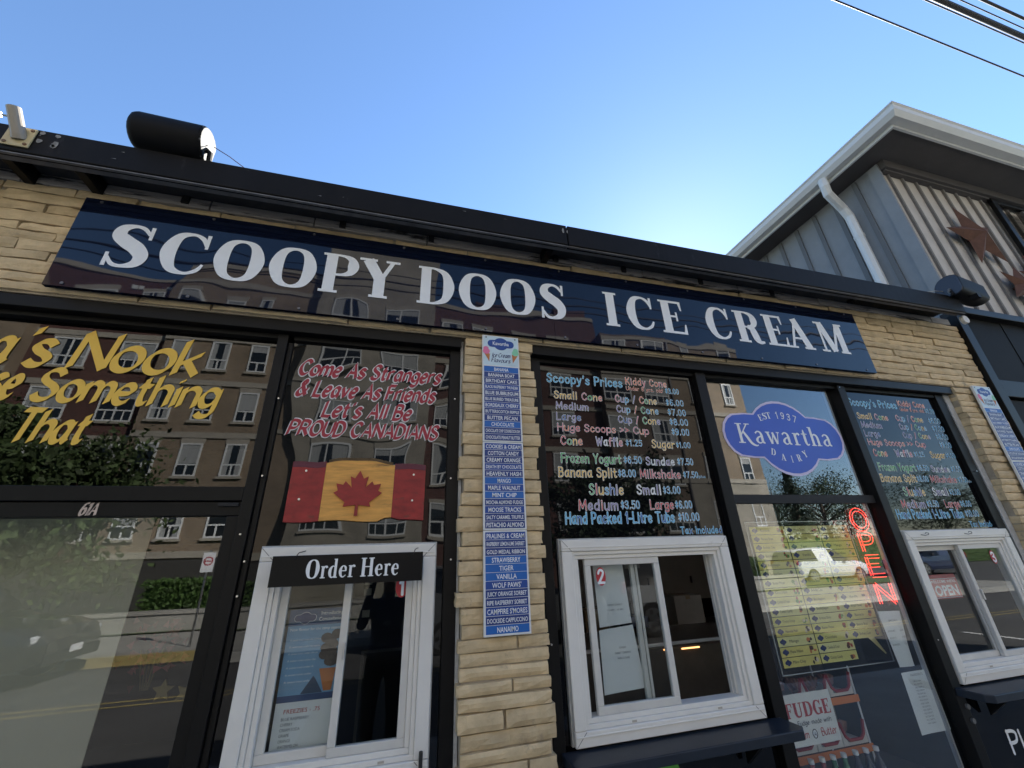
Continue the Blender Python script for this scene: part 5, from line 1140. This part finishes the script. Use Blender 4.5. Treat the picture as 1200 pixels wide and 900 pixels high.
leafm = mat('tree_leaf', (.055, .085, .026), .7, island=.5, var=.15, vscale=.8)
leafd = mat('dark_tree_leaf', (.030, .055, .022), .7, island=.5)
needle = mat('spruce_needles', (.026, .045, .026), .8, island=.5)
hedgel = mat('hedge_leaf', (.05, .10, .02), .7, island=.45)
barkm = mat('tree_bark', (.09, .07, .055), .95, var=.3, vscale=6, bump=.6, bscale=14)
def leaf(w, p, s_, rnd):
    a = Vector((rnd.gauss(0, 1), rnd.gauss(0, 1), rnd.gauss(0, .7))).normalized(); b = a.orthogonal().normalized()
    c = a.cross(b); q = rnd.random() * 6.28; u = b * cos(q) + c * sin(q); v = a.cross(u)
    w.add([p - u * s_, p + v * s_ * .45, p + u * s_, p - v * s_ * .45], [(0, 1, 2, 3)])
def tree(x, y, h, rx, rz, label, m, n=5200, seed=1, zc=None, group='trees across the street'):
    rnd = random.Random(seed); t = empty('leafy_tree', (x, y, 0), label, 'tree', group)
    zc = zc or h - rz; w = MB()
    w.tube([(x, y, 0), (x + .05, y, zc * .5), (x - .05, y + .05, zc), (x, y, h * .86)], [.22, .17, .12, .03], 9)
    for k in range(9):
        a = k * 2.4; z0 = zc * (.55 + .05 * k); L = rx * rnd.uniform(.5, .85)
        w.tube([(x, y, z0), (x + cos(a) * L * .5, y + sin(a) * L * .5, z0 + rz * .35), (x + cos(a) * L, y + sin(a) * L, z0 + rz * .55)], [.09, .055, .015], 6)
    w.build('trunk', barkm, t, smooth=True)
    w = MB(); cl = []
    for k in range(46):
        d = Vector((rnd.gauss(0, 1), rnd.gauss(0, 1), rnd.gauss(0, 1))).normalized() * rnd.uniform(.35, .98)
        cl.append((Vector((x + d.x * rx, y + d.y * rx, zc + d.z * rz)), rnd.uniform(.16, .34) * rx))
    for k in range(n):
        c, r_ = cl[rnd.randrange(len(cl))]; d = Vector((rnd.gauss(0, .55), rnd.gauss(0, .55), rnd.gauss(0, .4)))
        leaf(w, c + d * r_, rnd.uniform(.06, .15), rnd)
    w.build('crown', m, t); return t
tree(-10.5, -12.0, 5.7, 3.5, 2.45, 'bushy street tree left of the door, mirrored over the black car', leafm, 24000, 3)
tree(7.6, -12.3, 5.2, 2.6, 2.0, 'darker street tree mirrored in the middle price panel', leafd, 11000, 5)
tree(44, -33, 9.4, 5.5, 3.9, 'wide dark tree beyond the end of the apartment block', leafd, 11000, 8)
tree(57, -30, 9.0, 6, 4, 'large leafy tree farthest along the street', leafm, 9000, 9)
tree(52, -46, 12, 6.5, 5, 'tall leafy tree behind the white car', leafd, 9000, 10)
tree(-19, -12.4, 6.5, 3.4, 2.6, 'street tree farthest to the left across the road', leafm, 5000, 12)
t = empty('spruce_tree', (36, -29, 0), 'dark narrow spruce beside the end of the apartment block', 'tree', 'trees across the street')
rnd = random.Random(4); w = MB(); w.tube([(36, -29, 0), (36, -29, 9)], [.2, .03], 8); w.build('trunk', barkm, t)
w = MB()
for k in range(60):
    z = 1 + 8 * k / 60; L = 2.1 * (1 - (z - 1) / 8.2) * rnd.uniform(.75, 1.15); a = k * 2.4
    for j in range(34):
        u = rnd.random(); leaf(w, Vector((36 + cos(a) * L * u + rnd.gauss(0, .12), -29 + sin(a) * L * u + rnd.gauss(0, .12), z - .35 * u + rnd.gauss(0, .07))), .16, rnd)
w.build('crown', needle, t)
def hedge(x0, x1, y0, y1, z0, z1, label, n):
    rnd = random.Random(int(x0 * 10)); w = MB()
    w.box(x0 + .08, x1 - .08, y0 + .08, y1 - .08, z0, z1 - .1)
    for k in range(n):
        f = rnd.random(); p = Vector((rnd.uniform(x0, x1), y1 if f < .55 else rnd.uniform(y0, y1), rnd.uniform(z0, z1) if f < .55 else z1))
        leaf(w, p + Vector((rnd.gauss(0, .03), rnd.gauss(0, .05), rnd.gauss(0, .04))), .07, rnd)
    tag(w.build('hedge', hedgel), label, 'hedge')
w = MB(); w.box(-40, 16.5, -13.15, -12.75, 0, .46); w.box(-40, 16.5, -13.2, -12.7, .4605, .54)
tag(w.build('garden_wall', concrete), 'low concrete garden wall in front of the apartment block', 'wall')
hedge(-7.0, -4.0, -14.3, -13.3, .05, 1.25, 'clipped green hedge behind the low garden wall', 3500)
hedge(9.5, 15.5, -15.0, -13.6, .05, 1.15, 'long clipped hedge in front of the stone base', 4500)
hedge(26, 70, -27, -25.6, -.1, 2.2, 'tall ragged hedge beyond the parking area', 4500)
t = empty('iron_fence', (-10.5, -13.0, .54), 'black iron picket fence on the low garden wall', 'fence'); irn = mat('black_iron', (.015, .015, .015), .5)
w = MB()
for i in range(90): w.box(-20 + i * .145, -19.98 + i * .145, -12.96, -12.94, .56, 1.25)
w.build('picket', irn, t); t.children[0]['kind'] = 'stuff'
w = MB(); w.box(-20, -7.0, -12.97, -12.93, .62, .65); w.box(-20, -7.0, -12.97, -12.93, 1.18, 1.21); w.build('rail', irn, t)
t = empty('parking_sign', (-4.25, -9.9, .02), 'white no parking sign on a thin steel post across the street', 'sign')
w = MB(); w.tube([(-4.25, -9.9, .02), (-4.25, -9.9, 2.0)], .025, 8); w.build('post', steel, t)
w = MB(); w.box(-4.38, -4.12, -9.872, -9.868, 1.52, 1.95); w.build('plate', white_l, t)
w = MB(); n = 20; ctr = (-4.25, 1.76)
ringp = [(ctr[0] + r_ * cos(a * 2 * pi / n), -9.866, ctr[1] + r_ * sin(a * 2 * pi / n)) for r_ in (.10, .075) for a in range(n)]
w.add(ringp, [(i, n + i, n + (i + 1) % n, (i + 1) % n) for i in range(n)]); w.box(-4.335, -4.165, -9.8668, -9.8662, 1.75, 1.77); w.build('red_ring', red_m, t)

# parked and passing cars
tyre = mat('tyre_rubber', (.018, .018, .018), .85); rimm = mat('alloy_rim', (.5, .5, .52), .3, metal=.9); carglass = mat('car_glass', (.012, .014, .016), .04, ior=1.5)
headl = mat('headlamp_lens', (.6, .62, .65), .1); taill = mat('tail_lamp_lens', (.35, .02, .02), .15); plast = mat('black_bumper_plastic', (.02, .02, .02), .6)
def car(x, y, d, col, label, L=4.65, H=1.66):
    """side-on suv; d=+1 faces +X"""
    t = empty('parked_car', (x, y, -.13), label, 'car', 'cars along the street'); G = -.13
    st = [(-.5, .42, .80, .80, .62, .50), (-.485, .34, .98, 1.02, .82, .66), (-.45, .30, 1.02, 1.50, .90, .64), (-.40, .30, 1.04, 1.60, .92, .66), (-.2, .28, 1.02, 1.66, .93, .68), (.0, .28, 1.0, 1.66, .93, .68), (.10, .28, .99, 1.60, .93, .67), (.22, .28, .98, 1.12, .93, .74),
          (.26, .28, .97, 1.03, .93, .80), (.40, .30, .90, .95, .91, .78), (.47, .34, .80, .86, .85, .70), (.5, .42, .66, .68, .66, .55)]
    vs = []; fs = []; mi = []
    for sx, zb, zs, zt, ws, wt in st:
        px = x + d * sx * L; zt = zt * H / 1.66; zs *= H / 1.66
        half = [(ws * .92, zb), (ws, zb + .18), (ws * 1.0, (zb + zs) / 2 + .1), (ws * .97, zs), (wt, zt - .05 if zt - zs > .2 else zt - .01), (wt * .8, zt), (0, zt + .015)]
        vs += [(px, y - p, G + z) for p, z in half] + [(px, y + p, G + z) for p, z in half[-2::-1]]
    n = 13
    for i in range(len(st) - 1):
        cabin = 2 <= i <= 7
        for j in range(n - 1):
            f = (i * n + j, (i + 1) * n + j, (i + 1) * n + j + 1, i * n + j + 1); fs.append(f)
            gl_ = (cabin and j in (3, 8) and i not in (4,)) or (i in (6,) and 4 <= j <= 7) or (i == 1 and 3 <= j <= 8)
            mi.append(1 if gl_ else 0)
    fs += [tuple(range(n)), tuple(range((len(st) - 1) * n, len(st) * n))]; mi += [0, 0]
    w = MB(); w.v = vs; w.f = fs; w.m = mi; b = w.build('body', [col, carglass], t, bevel=.02, seg=1)
    for sx in (-.315, .315):
        for sy in (-1, 1):
            cx, cy_ = x + d * sx * L, y + sy * .82
            w = MB(); w.tube([(cx, cy_ - .11, G + .345), (cx, cy_ + .11, G + .345)], .345, 20); wh = w.build('wheel', tyre, t)
            w = MB()
            yo = cy_ + sy * .113
            w.tube([(cx, yo, G + .345), (cx, yo + sy * .006, G + .345)], .235, 20)
            w.build('rim', rimm, wh)
            w = MB()
            for k in range(5):
                a = k * 2 * pi / 5 + .6; c1 = (cx + cos(a) * .15, G + .345 + sin(a) * .15); yy = yo + sy * .0075
                w.add([(c1[0] + .05 * cos(q * pi / 3), yy, c1[1] + .05 * sin(q * pi / 3)) for q in range(6)], [tuple(range(6))])
            w.build('rim_opening', plast, wh)
    for sy in (-1, 1):
        w = MB(); hx = x + d * .478 * L; w.box(min(hx, hx - d * .2), max(hx, hx - d * .2), y + sy * .70 - .14, y + sy * .70 + .14, G + .68, G + .80); w.build('headlight', headl, t, bevel=.03)
        w = MB(); hx = x - d * .488 * L; w.box(min(hx, hx + d * .12), max(hx, hx + d * .12), y + sy * .72 - .09, y + sy * .72 + .12, G + .86, G + 1.12); w.build('tail_light', taill, t, bevel=.02)
        w = MB(); mx_ = x + d * .16 * L; w.box(mx_ - .09, mx_ + .09, y + sy * 1.02 - .07, y + sy * 1.02 + .07, G + 1.0, G + 1.14); w.build('wing_mirror', plast, t, bevel=.03)
    w = MB(); hx = x + d * .498 * L; w.box(min(hx, hx + d * .04), max(hx, hx + d * .04), y - .7, y + .7, G + .34, G + .52); w.build('bumper', plast, t, bevel=.02)
    w = MB(); w.box(min(hx + d * .042, hx + d * .05), max(hx + d * .042, hx + d * .05), y - .15, y + .15, G + .46, G + .57); w.build('number_plate', white_l, t)
    return t
def paint(n, c): return mat('car_paint_' + n, c, .3, coat=1.0)
car(-7.75, -8.15, 1, paint('black', (.010, .010, .012)), 'black suv parked under the bushy street tree')
car(2.45, -8.2, 1, paint('grey', (.10, .105, .11)), 'grey suv parked across the street opposite the middle serving window')
car(6.9, -8.15, 1, paint('silver', (.42, .44, .46)), 'silver suv parked across the street just ahead of the grey one', 3.75)
car(21.7, -16.4, 1, paint('white', (.72, .73, .73)), 'white suv parked beside the end of the apartment block')
car(30.5, -17.0, -1, paint('blue', (.03, .05, .12)), 'dark blue suv parked beyond the white one')

# ------------------------------------------------------------ the photographer, mirrored in the first serving window
def person():
    px, py = -.03, -2.36
    J = {}; V_ = []; E_ = []; Rd = []
    def add(n, x, y, z, r_, to=None, ry=None):
        J[n] = len(V_); V_.append((px + x, py + y, z)); Rd.append((r_, ry or r_))
        if to: E_.append((J[to], J[n]))
    add('pelvis', 0, 0, .84, .135, None, .10); add('waist', 0, .0, 1.0, .115, 'pelvis', .09); add('chest', 0, -.01, 1.17, .14, 'waist', .10); add('collar', 0, 0, 1.28, .07, 'chest')
    add('neck', 0, .015, 1.35, .05, 'collar'); add('jaw', 0, .03, 1.41, .062, 'neck'); add('head', 0, .025, 1.48, .078, 'jaw', .088); add('crown', 0, .02, 1.545, .055, 'head')
    for s_, n in ((-1, 'l'), (1, 'r')):
        add('sh' + n, .155 * s_, 0, 1.245, .058, 'chest'); add('up' + n, .19 * s_, .06, 1.15, .05, 'sh' + n); add('el' + n, .215 * s_, .13, 1.08, .042, 'up' + n)
        add('fa' + n, .17 * s_, .27, 1.28, .037, 'el' + n); add('wr' + n, .115 * s_, .385, 1.50, .026, 'fa' + n); add('pa' + n, .098 * s_, .425, 1.56, .03, 'wr' + n)
        for k in range(4):
            L = (.9, 1, .95, .8)[k]
            add('fk%d' % k + n, (.092 - .004 * k) * s_, .452 + .004 * (k % 2), 1.585 + .017 * k, .0095, 'pa' + n); add('fm%d' % k + n, (.092 - .02 * L) * s_, .468, 1.588 + .018 * k, .0085, 'fk%d' % k + n); add('ft%d' % k + n, (.092 - .038 * L) * s_, .466, 1.588 + .018 * k, .0075, 'fm%d' % k + n)
        add('th' + n, .07 * s_, .42, 1.572, .012, 'pa' + n); add('tt' + n, .045 * s_, .425, 1.59, .009, 'th' + n)
        add('hip' + n, .085 * s_, 0, .76, .092, 'pelvis'); add('kn' + n, .10 * s_, .015, .43, .06, 'hip' + n); add('ca' + n, .10 * s_, -.015, .28, .055, 'kn' + n); add('an' + n, .10 * s_, -.02, .085, .04, 'ca' + n); add('toe' + n, .12 * s_, .13, .035, .036, 'an' + n)
    me = bpy.data.meshes.new('person'); me.from_pydata(V_, E_, [])
    o = bpy.data.objects.new('person_source', me); COL.objects.link(o)
    sk = o.modifiers.new('skin', 'SKIN'); o.modifiers.new('sub', 'SUBSURF').levels = 2
    for i, d in enumerate(me.skin_vertices[0].data): d.radius = Rd[i]; d.use_root = (i == 0)
    dg = bpy.context.evaluated_depsgraph_get(); m2 = bpy.data.meshes.new_from_object(o.evaluated_get(dg))
    bpy.data.objects.remove(o)
    for m in (mat('navy_hoodie', (.03, .045, .10), .9, var=.2, vscale=20), mat('skin', (.42, .25, .17), .55), mat('dark_jeans', (.02, .022, .03), .9), mat('white_shoes', (.5, .5, .5), .6)): m2.materials.append(m)
    for p in m2.polygons:
        c = p.center; p.use_smooth = True
        p.material_index = 3 if c.z < .085 else (2 if c.z < .85 else (1 if (c.z > 1.335 and c.y < py + .2) or (c.y > py + .37 and c.z > 1.46) else 0))
    root = bpy.data.objects.new('person', m2); COL.objects.link(root); W[root] = Vector((0, 0, 0))
    off = Vector((px, py, 0))
    for v in m2.vertices: v.co -= off
    root.location = off; W[root] = off
    tag(root, 'person in navy hoodie holding up a phone, mirrored faintly in the serving windows', 'person')
    w = MB(); n = 14; vs = []; fs = []
    for j in range(8):
        th = j / 7 * 1.75
        for i in range(n):
            a = 2 * pi * i / n; lim = 1.0 if sin(a) < .5 else (.62 if th > 1.0 else 1.0)
            tt = th * lim; vs.append((px + .088 * sin(tt) * cos(a), py + .022 + .100 * sin(tt) * sin(a), 1.487 + .095 * cos(tt)))
    fs = [(j * n + i, j * n + (i + 1) % n, (j + 1) * n + (i + 1) % n, (j + 1) * n + i) for j in range(7) for i in range(n)]
    w.add(vs, fs); w.build('hair', mat('dark_hair', (.02, .014, .01), .6), root, smooth=True)
    w = MB()
    w.tube([(px, py + .105, 1.485), (px, py + .128, 1.455), (px, py + .105, 1.450)], [.008, .013, .009], 8); w.build('nose', mat('skin', (.42, .25, .17)), root, smooth=True)
    for s_ in (-1, 1):
        w = MB(); w.tube([(px + s_ * .031, py + .096, 1.487), (px + s_ * .031, py + .106, 1.487)], [.012, .006], 10); w.build('eye', mat('eye_dark', (.05, .04, .04), .2), root, smooth=True)
    w = MB(); w.box(px - .022, px + .022, py + .098, py + .106, 1.422, 1.430); w.build('mouth', mat('lips', (.30, .12, .10), .6), root, bevel=.003)
    w = MB(); w.ellipse(px, 1.10, .035, .02, py + .112); w.v = [(2 * px - q[0], q[1], q[2]) for q in w.v]; w.build('shirt_emblem', mat('emblem_white', (.5, .5, .52), .8), root)
    w = MB(); w.box(-.085, .085, -1.912, -1.903, 1.565, 1.645)
    q = w.build('phone', mat('phone_black', (.01, .01, .012), .2), bevel=.004); tag(q, 'black phone held up level in both hands', 'phone')
person()
